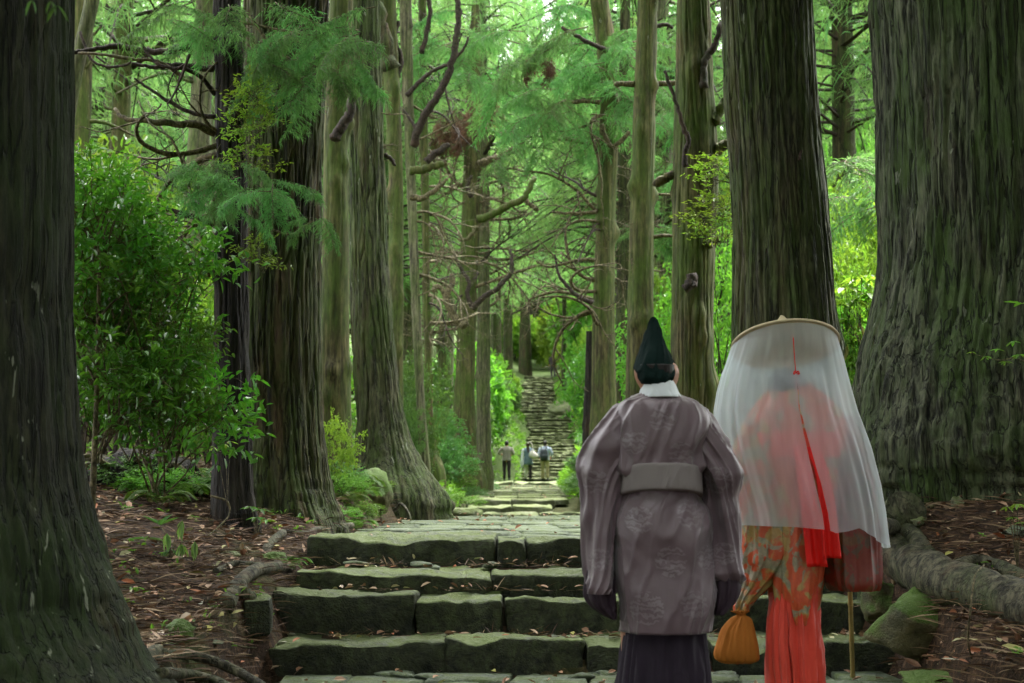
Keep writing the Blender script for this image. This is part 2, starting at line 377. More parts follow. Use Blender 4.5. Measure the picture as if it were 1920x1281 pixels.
def hz(x, y):
    x = np.asarray(x, float); y = np.asarray(y, float); sh = x.shape
    x = x.ravel(); y = y.ravel(); u, v = uv_(x, y)
    z = TW[-3] + TW[-2] * u + TW[-1] * v
    for i in range(len(TU)): z = z + TW[i] * np.hypot(u - TU[i], v - TV[i])
    z = z * (np.clip(y, -4, 400) + 8)
    z += (fbm(x * .9, y * .9, 0, 3, 3) - .5) * .16 + (fbm(x * 5, y * 5, 0, 8, 3) - .5) * .07
    pz, pc, pw = path_at(y)
    d = np.abs(x - pc) - pw
    t = np.clip(d / (.22 + np.clip(y - 10, 0, 100) * .02) + .12, 0, 1); t = t * t * (3 - 2 * t)
    z = z * t + (pz - .16 - .35 * np.clip((y - 63) * .5, 0, 1)) * (1 - t)
    return z.reshape(sh)
def gz(x, y): return float(hz(np.array([x]), np.array([y]))[0])
def axis(segs):
    out = []
    for a, b, d in segs: out.append(np.arange(a, b, d))
    return np.concatenate(out + [[segs[-1][1]]])
gx = axis([(-400, -120, 20), (-120, -40, 4), (-40, -14, .8), (-14, -5, .25), (-5, 5, .07), (5, 14, .25), (14, 40, .8), (40, 120, 4), (120, 400, 20)])
gy = axis([(-30, 3, 1.5), (3, 14, .08), (14, 30, .2), (30, 100, .6), (100, 200, 4), (200, 600, 20)])
GX, GY = np.meshgrid(gx, gy); GZ = hz(GX, GY)
mb = MB(); nx = len(gx); i = np.arange(len(gy) - 1)[:, None] * nx; j = np.arange(nx - 1)[None]
mb.add(np.stack([GX, GY, GZ], -1).reshape(-1, 3), np.stack([i + j, i + j + 1, i + nx + j + 1, i + nx + j], -1).reshape(-1, 4))
ground = kind(mb.obj('ground', M['ground']), 'structure')
_X, _Y = gx, gy
def gfast(x, y):
    """bilinear ground height"""
    x = np.clip(np.asarray(x, float), -399, 399); y = np.clip(np.asarray(y, float), -29, 599)
    i = np.clip(np.searchsorted(_X, x) - 1, 0, len(_X) - 2); j = np.clip(np.searchsorted(_Y, y) - 1, 0, len(_Y) - 2)
    fx = (x - _X[i]) / (_X[i + 1] - _X[i]); fy = (y - _Y[j]) / (_Y[j + 1] - _Y[j])
    return (GZ[j, i] * (1 - fx) + GZ[j, i + 1] * fx) * (1 - fy) + (GZ[j + 1, i] * (1 - fx) + GZ[j + 1, i + 1] * fx) * fy

def YG(px, py, y0=5.0, y1=60.0):
    """distance at which the sight line through a pixel meets the ground"""
    ys = np.geomspace(y0, y1, 500); u_ = P(px, py, 1.0); k = (np.array(u_) - np.array([0, 0, EYE]))
    hit = (EYE + k[2] * ys) <= gfast(k[0] * ys, ys)
    return float(ys[np.argmax(hit)]) if hit.any() else y1
# ------------------------------------------------------------------ stone stairs and paving
stairs = kind(bpy.data.objects.new('stone_stairs', None), 'structure'); COL.objects.link(stairs)
def slab(px0, px1, yt, Y, depth=.5, h=.3, name='step_stone', mat='stone', seed=0, rough=.019, d=.05, tilt=0, bev=.02):
    a, b = P(px0, yt, Y), P(px1, yt, Y)
    x0, x1, z1 = a[0], b[0], a[2]
    cx = (x0 + x1) / 2
    V, F = block(x0 - cx, x1 - cx, 0, depth, -h, 0, d, bev, rough, seed)
    m_ = MB(); m_.add(V, F); o = m_.obj(name, M[mat], stairs, True, (cx, Y, z1)); o.rotation_euler = (0, tilt, 0)
    return o
# near flight, front edges measured on the photograph
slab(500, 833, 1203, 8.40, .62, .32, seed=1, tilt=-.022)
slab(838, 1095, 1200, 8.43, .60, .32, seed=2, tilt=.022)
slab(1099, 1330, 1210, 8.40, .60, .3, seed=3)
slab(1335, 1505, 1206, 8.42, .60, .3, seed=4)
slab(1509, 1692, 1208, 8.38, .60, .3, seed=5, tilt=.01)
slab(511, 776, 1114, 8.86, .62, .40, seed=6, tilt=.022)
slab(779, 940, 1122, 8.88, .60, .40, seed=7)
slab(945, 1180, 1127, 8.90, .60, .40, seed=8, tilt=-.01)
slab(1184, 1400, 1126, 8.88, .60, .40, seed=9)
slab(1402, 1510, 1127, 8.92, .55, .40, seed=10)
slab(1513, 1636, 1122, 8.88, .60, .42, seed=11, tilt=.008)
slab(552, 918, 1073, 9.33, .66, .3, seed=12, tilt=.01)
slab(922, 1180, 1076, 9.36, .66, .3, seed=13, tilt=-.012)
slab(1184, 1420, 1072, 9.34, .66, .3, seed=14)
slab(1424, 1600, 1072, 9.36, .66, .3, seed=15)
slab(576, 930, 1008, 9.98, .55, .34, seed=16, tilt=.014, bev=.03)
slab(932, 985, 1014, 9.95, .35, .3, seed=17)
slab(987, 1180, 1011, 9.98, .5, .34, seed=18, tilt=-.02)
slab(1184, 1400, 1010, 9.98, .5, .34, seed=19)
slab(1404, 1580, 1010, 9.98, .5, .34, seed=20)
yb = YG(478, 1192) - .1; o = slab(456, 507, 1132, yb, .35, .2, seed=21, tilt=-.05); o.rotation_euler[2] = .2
# second small flight and the steps at the hikers' feet
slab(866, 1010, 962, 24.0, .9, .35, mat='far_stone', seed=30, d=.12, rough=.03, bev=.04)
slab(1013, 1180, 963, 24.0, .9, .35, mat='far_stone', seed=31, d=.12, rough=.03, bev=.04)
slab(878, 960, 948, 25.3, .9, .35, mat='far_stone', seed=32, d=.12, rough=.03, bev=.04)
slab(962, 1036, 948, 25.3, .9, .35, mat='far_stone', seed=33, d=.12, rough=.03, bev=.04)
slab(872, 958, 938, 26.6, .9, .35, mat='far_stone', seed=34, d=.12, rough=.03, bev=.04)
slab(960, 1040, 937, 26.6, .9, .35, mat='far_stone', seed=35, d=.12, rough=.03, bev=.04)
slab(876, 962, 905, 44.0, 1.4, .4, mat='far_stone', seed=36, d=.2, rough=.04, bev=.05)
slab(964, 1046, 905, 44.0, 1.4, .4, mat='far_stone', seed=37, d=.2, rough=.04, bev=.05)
# the long far flight: about 37 courses, each of two or three stones
rs = random.Random(5)
far_mesh = []
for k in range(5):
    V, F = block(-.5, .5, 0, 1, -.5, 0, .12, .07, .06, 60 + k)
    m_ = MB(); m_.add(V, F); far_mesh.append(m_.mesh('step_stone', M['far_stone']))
def far_course(px0, px1, py, Y, n, h, dep):
    a, b = P(px0, py, Y), P(px1, py, Y)
    cuts = [0] + sorted(rs.uniform(.25, .75) if n == 2 else (k + rs.uniform(.75, 1.25)) / n for k in range(n - 1)) + [1]
    for q in range(n):
        xa = a[0] + (b[0] - a[0]) * cuts[q]; xb = a[0] + (b[0] - a[0]) * cuts[q + 1]
        o = place(far_mesh[rs.randrange(5)], 'step_stone', stairs, ((xa + xb) / 2, Y + rs.uniform(-.08, .08), a[2] + rs.uniform(-.035, .035)), (0, rs.uniform(-.03, .03), rs.uniform(-.03, .03)), ((xb - xa) * .985, dep, h))
N1 = 23
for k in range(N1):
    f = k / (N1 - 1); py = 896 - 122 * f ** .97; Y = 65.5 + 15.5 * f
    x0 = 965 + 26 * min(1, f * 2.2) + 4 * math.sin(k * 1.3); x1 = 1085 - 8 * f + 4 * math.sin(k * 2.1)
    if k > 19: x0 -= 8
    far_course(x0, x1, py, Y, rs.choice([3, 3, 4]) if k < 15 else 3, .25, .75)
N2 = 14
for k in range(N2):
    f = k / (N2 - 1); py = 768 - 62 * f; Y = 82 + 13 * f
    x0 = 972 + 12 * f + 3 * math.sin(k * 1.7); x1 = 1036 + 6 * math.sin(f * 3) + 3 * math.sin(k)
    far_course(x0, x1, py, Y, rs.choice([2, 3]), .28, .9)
# irregular flagstones, laid in courses with jittered joints
def paving(y0, y1, rows, cols, seed, mat, taper=.97):
    r = np.random.RandomState(seed)
    ys = np.linspace(y0, y1, rows + 1) ** 1.0
    off = r.uniform(-.4, .4, rows)
    for a in range(rows):
        n = cols
        for b in range(n):
            def corner(aa, bb, sh):
                Y = ys[aa]; pz, pc, pw = path_at(Y)
                q = np.random.RandomState((seed * 7919 + aa * 131 + int(bb * 2) * 17) % 2 ** 31).uniform(-1, 1, 3)
                f = (bb + sh) / n * 2 - 1
                f = max(-1, min(1, f)) + q[0] * .05 * (abs(f) < 1)
                dy = (float(vn(f * 5, aa * 7.7, 0, seed)) - .5) * (ys[1] - ys[0]) * (.9 if 0 < aa < rows else 0)
                return np.array([pc + f * pw * (1 + .04 * q[2] * (abs(f) >= .95)), Y + dy, 0])
            sh0 = off[a] * .5
            cs = [corner(a, b, sh0), corner(a, b + .5, sh0), corner(a, b + 1, sh0), corner(a + 1, b + 1, sh0), corner(a + 1, b + .5, sh0), corner(a + 1, b, sh0)]
            cs = np.array(cs); c = cs.mean(0); z = float(path_at(c[1])[0])
            dz = r.uniform(-.012, .014); tl = r.uniform(-.02, .02, 2)
            loc = cs - c
            mb = MB(); ring = []
            for s_, zz in ((1.0, -.10), (.99, -.012), (.95, 0.0)):
                p = loc * s_ * taper
                p[:, 2] = zz + (p[:, 0] * tl[0] + p[:, 1] * tl[1]) * (zz > -.05); ring.append(p)
            V = np.vstack(ring + [np.array([[0, 0, .004]])]); n6 = 6
            F = []
            for q in range(2):
                for t in range(n6): F.append([q * n6 + t, q * n6 + (t + 1) % n6, (q + 1) * n6 + (t + 1) % n6, (q + 1) * n6 + t])
            T3 = [[2 * n6 + t, 2 * n6 + (t + 1) % n6, 3 * n6] for t in range(n6)]
            mb.add(V, [np.array(F), np.array(T3)])
            o = mb.obj('paving_stone', M[mat], stairs, True, (c[0], c[1], z + dz))
paving(10.42, 19.0, 20, 7, 1, 'paving')
paving(19.05, 23.9, 8, 5, 2, 'paving')
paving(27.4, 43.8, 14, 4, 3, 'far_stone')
paving(5.6, 8.36, 7, 8, 4, 'paving')
# packed earth under and behind the treads
mb = MB()
def bed(px0, px1, yt, Y0, Y1, dz=.07):
    a, b = P(px0, yt, Y0), P(px1, yt, Y0)
    V, F = block(a[0] + .05, b[0] - .05, Y0 + .15, Y1, a[2] - .6, a[2] - dz, .3, .02, .01, 3); mb.add(V, F)
bed(505, 1690, 1205, 8.4, 9.0, .06); bed(515, 1635, 1120, 8.86, 9.5, .07); bed(555, 1600, 1073, 9.33, 10.1, .04)
mb.obj('packed_earth', M['dirt'], stairs)
# small flat stones filling the treads behind the slabs
r = np.random.RandomState(3)
for (ya, za, xa, xb, n) in ((8.36, .155, -1.4, 2.1, 20), (9.9, .70, -1.2, 1.0, 4)):
    for k in range(n):
        V, F = rock((r.uniform(.05, .12), r.uniform(.05, .10), r.uniform(.018, .03)), 100 + k, 2, 1, .6)
        m_ = MB(); m_.add(V, F); m_.obj('filler_stone', M['paving'], stairs, True, (r.uniform(xa, xb), ya - r.uniform(0, .16), za + r.uniform(-.02, .02)))
# ------------------------------------------------------------------ trunks
def trunk_mesh(prof, Y, name, mat, seg=96, rings=140, amp=.012, cell=.055, lobes=.12, flare_h=.6, seed=0, top=16.0, bulge=None, zmin=None, knots=0):
    prof = sorted(prof, key=lambda q: -q[0])
    zs, xs, rs_ = [], [], []
    for py, xl, xr in prof:
        a, b = P(xl, py, Y), P(xr, py, Y); zs.append(a[2]); xs.append((a[0] + b[0]) / 2); rs_.append((b[0] - a[0]) / 2)
    zs, xs, rs_ = map(np.array, (zs, xs, rs_))
    x0, zb = xs[0], zs[0]
    # below the base and far above the frame
    gl = float(gfast(xs[0], Y)); low = min(zs[0] - .7, gl - .3)
    zs = np.concatenate([[low], zs, [zs[-1] + 2, top]]); sl_ = (xs[-1] - xs[-2]) / max(.01, zs[-3] - zs[-4])
    sl_ = max(-.03, min(.03, sl_))
    xs = np.concatenate([[xs[0]], xs, [xs[-1] + sl_ * 2, xs[-1] + sl_ * (top - zs[-3])]])
    rs_ = np.concatenate([[rs_[0] * 1.08], rs_, [rs_[-1] * .96, rs_[-1] * .5]])
    zvis = EYE + .19 * 1.9 * Y + 1.0
    n1 = int(rings * .86)
    zz = np.concatenate([np.linspace(zs[0], min(zvis, top - 1), n1, endpoint=False), np.linspace(min(zvis, top - 1), top, rings - n1)])
    def sm(v):
        r = np.interp(zz, zs, v); k = max(3, int(n1 / (zvis - zs[0]) * .35) | 1)
        pad = np.concatenate([np.full(k // 2, r[0]), r, np.full(k // 2, r[-1])]); return np.convolve(pad, np.ones(k) / k, 'valid')
    X = sm(xs) - x0; R = sm(rs_)
    th = np.arange(seg) * 2 * np.pi / seg; TH, Z = np.meshgrid(th, zz); RR = R[:, None] * np.ones(seg)
    C, S = np.cos(TH), np.sin(TH)
    wgt = np.exp(-np.clip(Z - zb, 0, 99) / flare_h)
    lob = vn(C * 2.2 + seed, S * 2.2, Z * .25, seed) - .45
    RR = RR * (1 + lobes * lob * (wgt * 2.2 + .25))
    r0 = float(np.median(R)); f = 1 / cell
    wx = (vn(C * r0 * 3, S * r0 * 3, Z * .8, seed + 3) - .5) * 1.6
    wob = 1 + wgt * .6
    n = vn(C * r0 * f + wx, S * r0 * f, Z * 1.15 * wob + seed, seed + 1)
    n2 = vn(C * r0 * f * 2.1 + wx, S * r0 * f * 2.1, Z * 3.0 * wob, seed + 2)
    n3 = vn(C * r0 * 2.5, S * r0 * 2.5, Z * 1.2, seed + 4) - .5
    crack = np.exp(-((n - .5) / .06) ** 2) + .55 * np.exp(-((n2 - .5) / .06) ** 2)
    n5 = vn(C * r0 * f * .8 + wx, S * r0 * f * .8, Z * 7 + seed, seed + 8)
    RR = RR - amp * 1.35 * crack + amp * 1.2 * (n2 - .5) + amp * .8 * (n5 - .5) + n3 * r0 * .07
    # cross wrinkles of the flared foot
    RR = RR + amp * 1.5 * wgt * (vn(C * r0 * 9, S * r0 * 9, Z * 22, seed + 6) - .5) * 2 + wgt * (vn(C * r0 * 3.2, S * r0 * 3.2, Z * 4, seed + 16) - .5) * r0 * .16
    for k in range(knots):
        q = np.random.RandomState(int(seed) * 31 + k); kt = q.uniform(0, 2 * np.pi); kz = q.uniform(zb + .6, zvis)
        if math.sin(kt) > .4: kt = -kt
        ks = q.uniform(.04, .07) + r0 * .08
        dd = (np.minimum(np.abs(TH - kt % (2 * np.pi)), 2 * np.pi - np.abs(TH - kt % (2 * np.pi))) * r0 / ks) ** 2 + ((Z - kz) / (ks * 1.4)) ** 2
        RR = RR + q.uniform(.5, 1.0) * ks * np.exp(-dd)
    if bulge:
        for (bt, bz, bs, ba) in bulge:
            dt = np.abs((TH - bt + np.pi) % (2 * np.pi) - np.pi)
            RR = RR + ba * np.exp(-((dt * r0 / bs) ** 2 + ((Z - bz) / (bs * 1.2)) ** 2))
    V = np.stack([X[:, None] + RR * C, RR * S, Z - zb], -1).reshape(-1, 3)
    m = len(zz); i = np.arange(m - 1)[:, None] * seg; j = np.arange(seg)[None]; j2 = (j + 1) % seg
    F = np.stack([i + j, i + j2, i + seg + j2, i + seg + j], -1).reshape(-1, 4)
    mb = MB(); mb.add(V, F)
    return mb, (x0, Y, zb), (lambda z: (np.interp(z, zz - zb, X), np.interp(z, zz - zb, R)))
TREES = {}
def tree(key, label, prof, Y, mat, name='cedar_tree', **k):
    if not k.get('seed'): k['seed'] = len(TREES) * 7 + 3
    mb, base, fn = trunk_mesh(prof, Y, name, mat, **k)
    t = thing(name, label, 'tree', base)
    mb.obj('trunk', M[mat], t)
    TREES[key] = (t, base, fn, Y, mat); return t
tree('T0', 'massive dark trunk in the left foreground, widening to the lower left corner of the photo',
     [(1330, -640, 330), (1281, -620, 282), (1200, -600, 228), (1100, -580, 185), (1000, -570, 160), (900, -560, 142), (800, -555, 133), (700, -550, 127), (600, -545, 120), (300, -530, 124), (0, -510, 126)], 6.0, 'bark_dark', seg=420, rings=300, amp=.011, cell=.05, lobes=.05, flare_h=.8, top=17)
tree('T1', 'slim blackish trunk with dead branches to its left, close against the broad brown trunk',
     [(990, 388, 500), (960, 394, 480), (900, 397, 474), (700, 400, 470), (500, 402, 467), (300, 406, 464), (150, 404, 460), (60, 400, 452)], 10.4, 'bark_black', seg=120, rings=160, amp=.009, lobes=.12, flare_h=.3, knots=7, top=13)
tree('T2', 'broad brown fissured trunk left of the steps, its foot spreading towards the top step',
     [(995, 430, 668), (960, 436, 646), (900, 440, 622), (800, 442, 608), (700, 444, 604), (500, 446, 602), (300, 448, 604), (100, 452, 612), (0, 455, 618)], 11.6, 'bark_brown', seg=300, rings=260, amp=.016, lobes=.14, flare_h=.5, top=20, bulge=[(-1.2, .5, .3, .05)])
tree('T3', 'smooth mossy trunk with pale lichen spots and one short dark branch, between two broad trunks',
     [(895, 600, 664), (800, 603, 660), (600, 604, 654), (450, 604, 655), (300, 606, 652), (150, 610, 655), (0, 618, 662)], 15.0, 'bark_smooth', seg=110, rings=150, amp=.004, cell=.08, lobes=.06, flare_h=.3, knots=9, top=17)
tree('T4', 'broad grey trunk whose mossy foot sweeps right down to the edge of the landing',
     [(925, 640, 836), (905, 650, 815), (870, 662, 792), (830, 668, 772), (780, 668, 757), (720, 664, 748), (650, 660, 740), (500, 655, 730), (300, 652, 722), (100, 652, 715), (0, 655, 712)], 17.0, 'bark_grey', seg=260, rings=220, amp=.016, cell=.07, lobes=.12, flare_h=.5, top=21)
tree('T5', 'slender knobbly mossy trunk rising directly behind the swept grey trunk',
     [(860, 722, 757), (700, 724, 756), (500, 728, 757), (350, 730, 756), (200, 722, 752), (100, 716, 748), (0, 706, 742)], 21.0, 'bark_smooth', seg=80, rings=130, amp=.004, cell=.08, lobes=.08, flare_h=.3, knots=14, top=19)
tree('T6', 'thin pale brown trunk just right of the slender knobbly one',
     [(880, 786, 808), (760, 780, 797), (600, 772, 790), (400, 764, 782), (200, 756, 776), (0, 748, 772)], 25.0, 'bark_pale', seg=60, rings=110, amp=.006, cell=.08, lobes=.08, flare_h=.3, knots=8, top=20)
tree('T7', 'green mossy trunk with a spread foot behind shrubs, left of the many-branched tree',
     [(885, 790, 838), (850, 796, 822), (780, 798, 813), (600, 794, 808), (400, 790, 806), (200, 786, 802), (0, 784, 800)], 28.0, 'bark_smooth', seg=60, rings=110, amp=.006, cell=.08, lobes=.14, flare_h=.5, knots=8, top=20)
tree('T8', 'green many-branched tree with broken limbs standing left of the distant path',
     [(895, 842, 912), (860, 850, 896), (760, 850, 890), (620, 856, 892), (500, 862, 896), (400, 866, 900), (300, 868, 902), (255, 872, 900)], 34.0, 'bark_smooth', seg=80, rings=120, amp=.012, cell=.1, lobes=.16, flare_h=.6, knots=10, top=13)
tree('T9', 'grey trunk close behind the right side of the many-branched tree',
     [(885, 888, 926), (850, 893, 921), (700, 893, 919), (500, 896, 919), (350, 897, 917), (250, 898, 915)], 36.0, 'bark_pale', seg=60, rings=100, amp=.012, cell=.1, lobes=.12, flare_h=.5, knots=4, top=16)
tree('T10', 'brown distant trunk right of the grey one, above the shrubs by the stairs',
     [(752, 918, 945), (700, 922, 941), (550, 923, 940), (400, 926, 940), (200, 928, 940)], 80.0, 'bark_brown', seg=48, rings=80, amp=.015, cell=.12, lobes=.1, flare_h=.5, top=22)
tree('T11', 'furthest brown trunk of the pair above the shrubs by the stairs, the right one',
     [(750, 942, 965), (700, 943, 962), (550, 944, 961), (400, 947, 960), (200, 949, 959)], 83.0, 'bark_brown', seg=48, rings=80, amp=.015, cell=.12, lobes=.1, flare_h=.5, top=22)
tree('T12', 'mossy branch-scarred trunk right of the far stairs, nearest to the path on that side',
     [(800, 1104, 1160), (760, 1108, 1157), (600, 1110, 1152), (450, 1116, 1154), (300, 1122, 1158), (180, 1126, 1160), (80, 1118, 1156), (0, 1106, 1140)], 22.0, 'bark_smooth', seg=90, rings=140, amp=.007, cell=.08, lobes=.08, flare_h=.3, knots=14, top=16)
tree('T13', 'reddish brown trunk half hidden between two mossy scarred trunks',
     [(790, 1150, 1188), (700, 1153, 1186), (500, 1156, 1186), (300, 1158, 1184), (150, 1160, 1184), (0, 1162, 1182)], 27.0, 'bark_brown', seg=70, rings=110, amp=.012, cell=.08, lobes=.08, flare_h=.4, top=18)
tree('T14', 'tall straight mossy trunk with branch scars directly behind the black hat',
     [(830, 1168, 1236), (780, 1172, 1230), (600, 1175, 1226), (400, 1180, 1226), (200, 1188, 1229), (100, 1193, 1231), (0, 1196, 1233)], 17.5, 'bark_smooth', seg=100, rings=150, amp=.006, cell=.06, lobes=.06, flare_h=.3, knots=12, top=18)
tree('T15', 'stout mossy trunk with a broken branch socket, between the two costumed walkers',
     [(860, 1250, 1350), (800, 1255, 1342), (700, 1258, 1337), (550, 1260, 1338), (450, 1261, 1342), (350, 1262, 1348), (250, 1263, 1344), (150, 1266, 1338), (0, 1270, 1330)], 14.0, 'bark_smooth', seg=170, rings=200, amp=.009, cell=.05, lobes=.06, flare_h=.3, knots=5, top=19, bulge=[(-.3, 2.2, .14, .06), (-1.5, 1.9, .08, .04)])
tree('T16', 'very thick grey green trunk directly behind the round hat with the veil',
     [(900, 1350, 1600), (800, 1362, 1588), (700, 1370, 1578), (600, 1374, 1568), (450, 1372, 1556), (300, 1366, 1543), (150, 1358, 1532), (0, 1350, 1522)], 10.8, 'bark_grey', seg=340, rings=300, amp=.013, cell=.045, lobes=.07, flare_h=.4, top=21, bulge=[(-.15, 2.3, .12, .04)])
tree('T17', 'enormous fissured trunk at the right edge, its wrinkled foot swelling over the bank',
     [(972, 1632, 2310), (930, 1622, 2300), (880, 1592, 2290), (820, 1586, 2280), (760, 1592, 2265), (700, 1608, 2250), (640, 1627, 2240), (580, 1644, 2230), (500, 1656, 2225), (400, 1660, 2222), (250, 1656, 2218), (100, 1647, 2212), (0, 1638, 2208)], 9.75, 'bark_giant', seg=520, rings=420, amp=.02, cell=.055, lobes=.22, flare_h=.7, top=22, bulge=[(-2.75, .5, .42, .17), (-2.4, .15, .30, .16), (-2.95, 1.0, .25, .09), (-2.5, .95, .15, .07), (-2.68, 1.3, .13, .05), (-2.25, .55, .16, .06), (-2.1, .1, .2, .12), (-1.6, .1, .3, .10), (-2.6, .75, .08, .05)])
tree('T18', 'thin reddish brown trunk seen high between the thick trunk and the enormous one',
     [(640, 1608, 1634), (400, 1606, 1632), (200, 1607, 1632), (90, 1612, 1634), (0, 1616, 1636)], 40.0, 'bark_brown', seg=40, rings=60, amp=.01, cell=.12, lobes=.05, flare_h=.4, top=24)
tree('T19', 'leaning reddish trunk behind shrubs, left of the trunk behind the round hat',
     [(760, 1338, 1358), (620, 1350, 1370), (520, 1358, 1376), (440, 1366, 1382), (300, 1378, 1392)], 26.0, 'bark_brown', seg=40, rings=60, amp=.006, cell=.1, lobes=.05, flare_h=.4, top=9)
tree('T20', 'short black snag beside the far stairs, left of the nearest mossy trunk',
     [(790, 1092, 1112), (740, 1095, 1111), (680, 1097, 1110), (630, 1099, 1110)], 30.0, 'bark_black', name='snag', seg=32, rings=50, amp=.008, lobes=.1, flare_h=.3, top=4.5)
tree('T21', 'slender dark trunk standing on the verge beside the upper stairs',
     [(772, 1050, 1066), (740, 1052, 1063), (600, 1054, 1062), (400, 1055, 1061)], 86.0, 'bark_brown', seg=32, rings=50, amp=.008, lobes=.1, flare_h=.3, top=20)
tree('T22', 'thick dark trunk above the top of the far stairs',
     [(690, 972, 998), (600, 975, 994), (400, 977, 991), (200, 979, 990)], 100.0, 'bark_brown', seg=32, rings=50, amp=.02, lobes=.1, flare_h=.3, top=38)
tree('T23', 'leaning pale reddish trunk at the upper left, crossing behind the shrubs',
     [(420, 78, 104), (250, 108, 134), (120, 130, 158), (0, 160, 188)], 13.0, 'bark_pale', seg=40, rings=60, amp=.004, lobes=.05, flare_h=.3, top=9)
tree('T24', 'dark reddish trunk in the gap at the upper right, lower part behind yellow green shrubs',
     [(640, 1560, 1582), (400, 1563, 1582), (200, 1566, 1580), (0, 1568, 1580)], 55.0, 'bark_brown', seg=32, rings=50, amp=.02, lobes=.05, flare_h=.4, top=28)

# ------------------------------------------------------------------ branches
def crooked(seed, L=1.0, r0=.02, levels=3, droop=.0, curl=1.0, n=8, width=5):
    """a leafless twisting branch along +X of length ~L"""
    rs = np.random.RandomState(seed); mb = MB()
    def grow(p, d, L, r, lev):
        k = max(5, int(n * (1.0 if lev == levels else .8))); pts = [p.copy()]; dirs = [d]
        w_ = rs.normal(size=3) * .25 * curl
        for i in range(k):
            w_ = w_ * .75 + rs.normal(size=3) * .16 * curl
            d = d + w_ + np.array([0, 0, -droop * .1]); d /= np.linalg.norm(d)
            p = p + d * L / k; pts.append(p.copy()); dirs.append(d)
        rad = np.linspace(r, r * .4, k + 1)
        V, F = tube(smooth_path(pts, 2), np.interp(np.linspace(0, 1, 2 * k + 1), np.linspace(0, 1, k + 1), rad), width if lev == levels else 4, True, .2, seed)
        mb.add(V, F)
        if lev > 1:
            for q in range(rs.randint(3, 6)):
                i = rs.randint(max(1, k // 4), k + 1); s = rs.normal(size=3); s -= s.dot(dirs[i]) * dirs[i]; s /= np.linalg.norm(s)
                s[2] *= .7
                dd = dirs[i] * .65 + s * .8; dd /= np.linalg.norm(dd)
                grow(pts[i], dd, L * rs.uniform(.3, .6), rad[i] * .62, lev - 1)
    grow(np.zeros(3), np.array([1.0, 0, 0]), L, r0, levels)
    return mb
BR = [crooked(40 + k, 1.0, .022, 3, .3, 1.1).mesh('branch', M['twig']) for k in range(8)]
BRD = [crooked(60 + k, 1.0, .02, 3, .3, .8).mesh('branch', M['twig_dark']) for k in range(4)]
def aim(d):
    d = Vector(d).normalized(); return d.to_track_quat('X', 'Z').to_euler()
def px_branch(key, pts, r0, r1, mat='twig', Y=None, wob=.22, name='branch', spread=0.0):
    """a branch following points seen in the photograph, at the tree's own distance"""
    t, base, fn, YT, _ = TREES[key]; Y = YT if Y is None else Y
    q = np.array([P(p[0], p[1], (p[2] if len(p) > 2 else Y)) for p in pts]) - np.array(base)
    rsx = np.random.RandomState(len(pts) * 7 + int(pts[0][0])); path = smooth_path(q, 5)
    L = np.linspace(0, 1, len(path)); path[:, 1] += -np.sin(L * 2.6) * spread * 1.0
    path += (rsx.uniform(-1, 1, path.shape)) * mpp(Y) * r0 * .22 * (L[:, None] > 0)
    rad = (r0 + (r1 - r0) * L) * mpp(Y); mb = MB()
    V, F = tube(path, rad, 9, True, wob, 3); mb.add(V, F)
    return mb.obj(name, M[mat], t)
B = px_branch
B('T1', [(404, 62), (365, 66), (330, 75), (290, 80), (250, 76), (200, 68), (150, 80), (126, 88)], 9, 4, 'twig_dark', spread=-.25)
B('T1', [(402, 130), (370, 126), (330, 122), (290, 125), (246, 120)], 7, 3, 'twig_dark')
B('T1', [(404, 250), (370, 240), (340, 243), (290, 240), (250, 235), (222, 212)], 9, 3, 'twig', spread=.2)
B('T1', [(404, 220), (370, 215), (335, 200), (300, 180), (270, 160), (252, 148)], 5, 2, 'twig_dark')
B('T1', [(404, 178), (385, 155), (362, 143), (330, 142), (300, 128), (268, 85)], 5, 2, 'twig_dark', spread=.2)
B('T1', [(340, 142), (300, 120), (250, 118), (205, 110), (150, 104)], 4, 2.5, 'twig', spread=.1)
B('T1', [(404, 472), (385, 482), (365, 493), (348, 498)], 6, 2.5, 'twig_dark')
B('T1', [(440, 385), (425, 395), (400, 400), (370, 408), (330, 405), (292, 398)], 4, 2, 'twig')
B('T1', [(416, 515), (404, 510), (394, 500)], 11, 8, 'bark_black', name='branch_stub')
B('T1', [(392, 520), (380, 420), (360, 330), (340, 280), (300, 250), (270, 200)], 3, 1.5, 'twig', spread=.3)
B('T1', [(412, 90), (392, 85), (385, 75), (380, 100)], 11, 6, 'twig', name='branch_stub')
B('T3', [(628, 262), (638, 240), (655, 215), (664, 185), (674, 165), (668, 142)], 11, 7, 'twig_dark', Y=14.6)
B('T5', [(734, 130), (722, 95), (714, 50), (702, 0), (690, -60)], 18, 12, 'bark_brown', Y=20.6)
B('T5', [(745, 145), (752, 110), (740, 75), (748, 40)], 6, 3, 'twig_dark')
B('T6', [(768, 320), (790, 319), (812, 312), (830, 308)], 9, 6, 'bark_smooth', Y=24.5)
B('T6', [(770, 368), (785, 372), (800, 368), (822, 352), (838, 335)], 7, 3, 'twig', Y=24.5)
B('T6', [(800, 304), (812, 290), (826, 282), (840, 270)], 8, 5, 'twig_dark', Y=24.8)
B('T6', [(775, 275), (788, 240), (812, 205), (838, 165), (850, 130), (858, 90), (862, 40), (858, 0), (850, -40)], 8, 5, 'twig_dark', Y=24, spread=.5)
B('T6', [(762, 180), (790, 150), (815, 132), (845, 118), (870, 90), (878, 70)], 5, 2, 'twig_dark', Y=24)
B('T6', [(784, 250), (770, 225), (756, 205)], 4, 2, 'twig_dark', Y=24)
B('T6', [(790, 100), (800, 60), (806, 20), (800, -20)], 5, 4, 'twig_dark', Y=25)
B('T4', [(722, 290), (735, 300), (740, 310)], 5, 3, 'twig_dark')
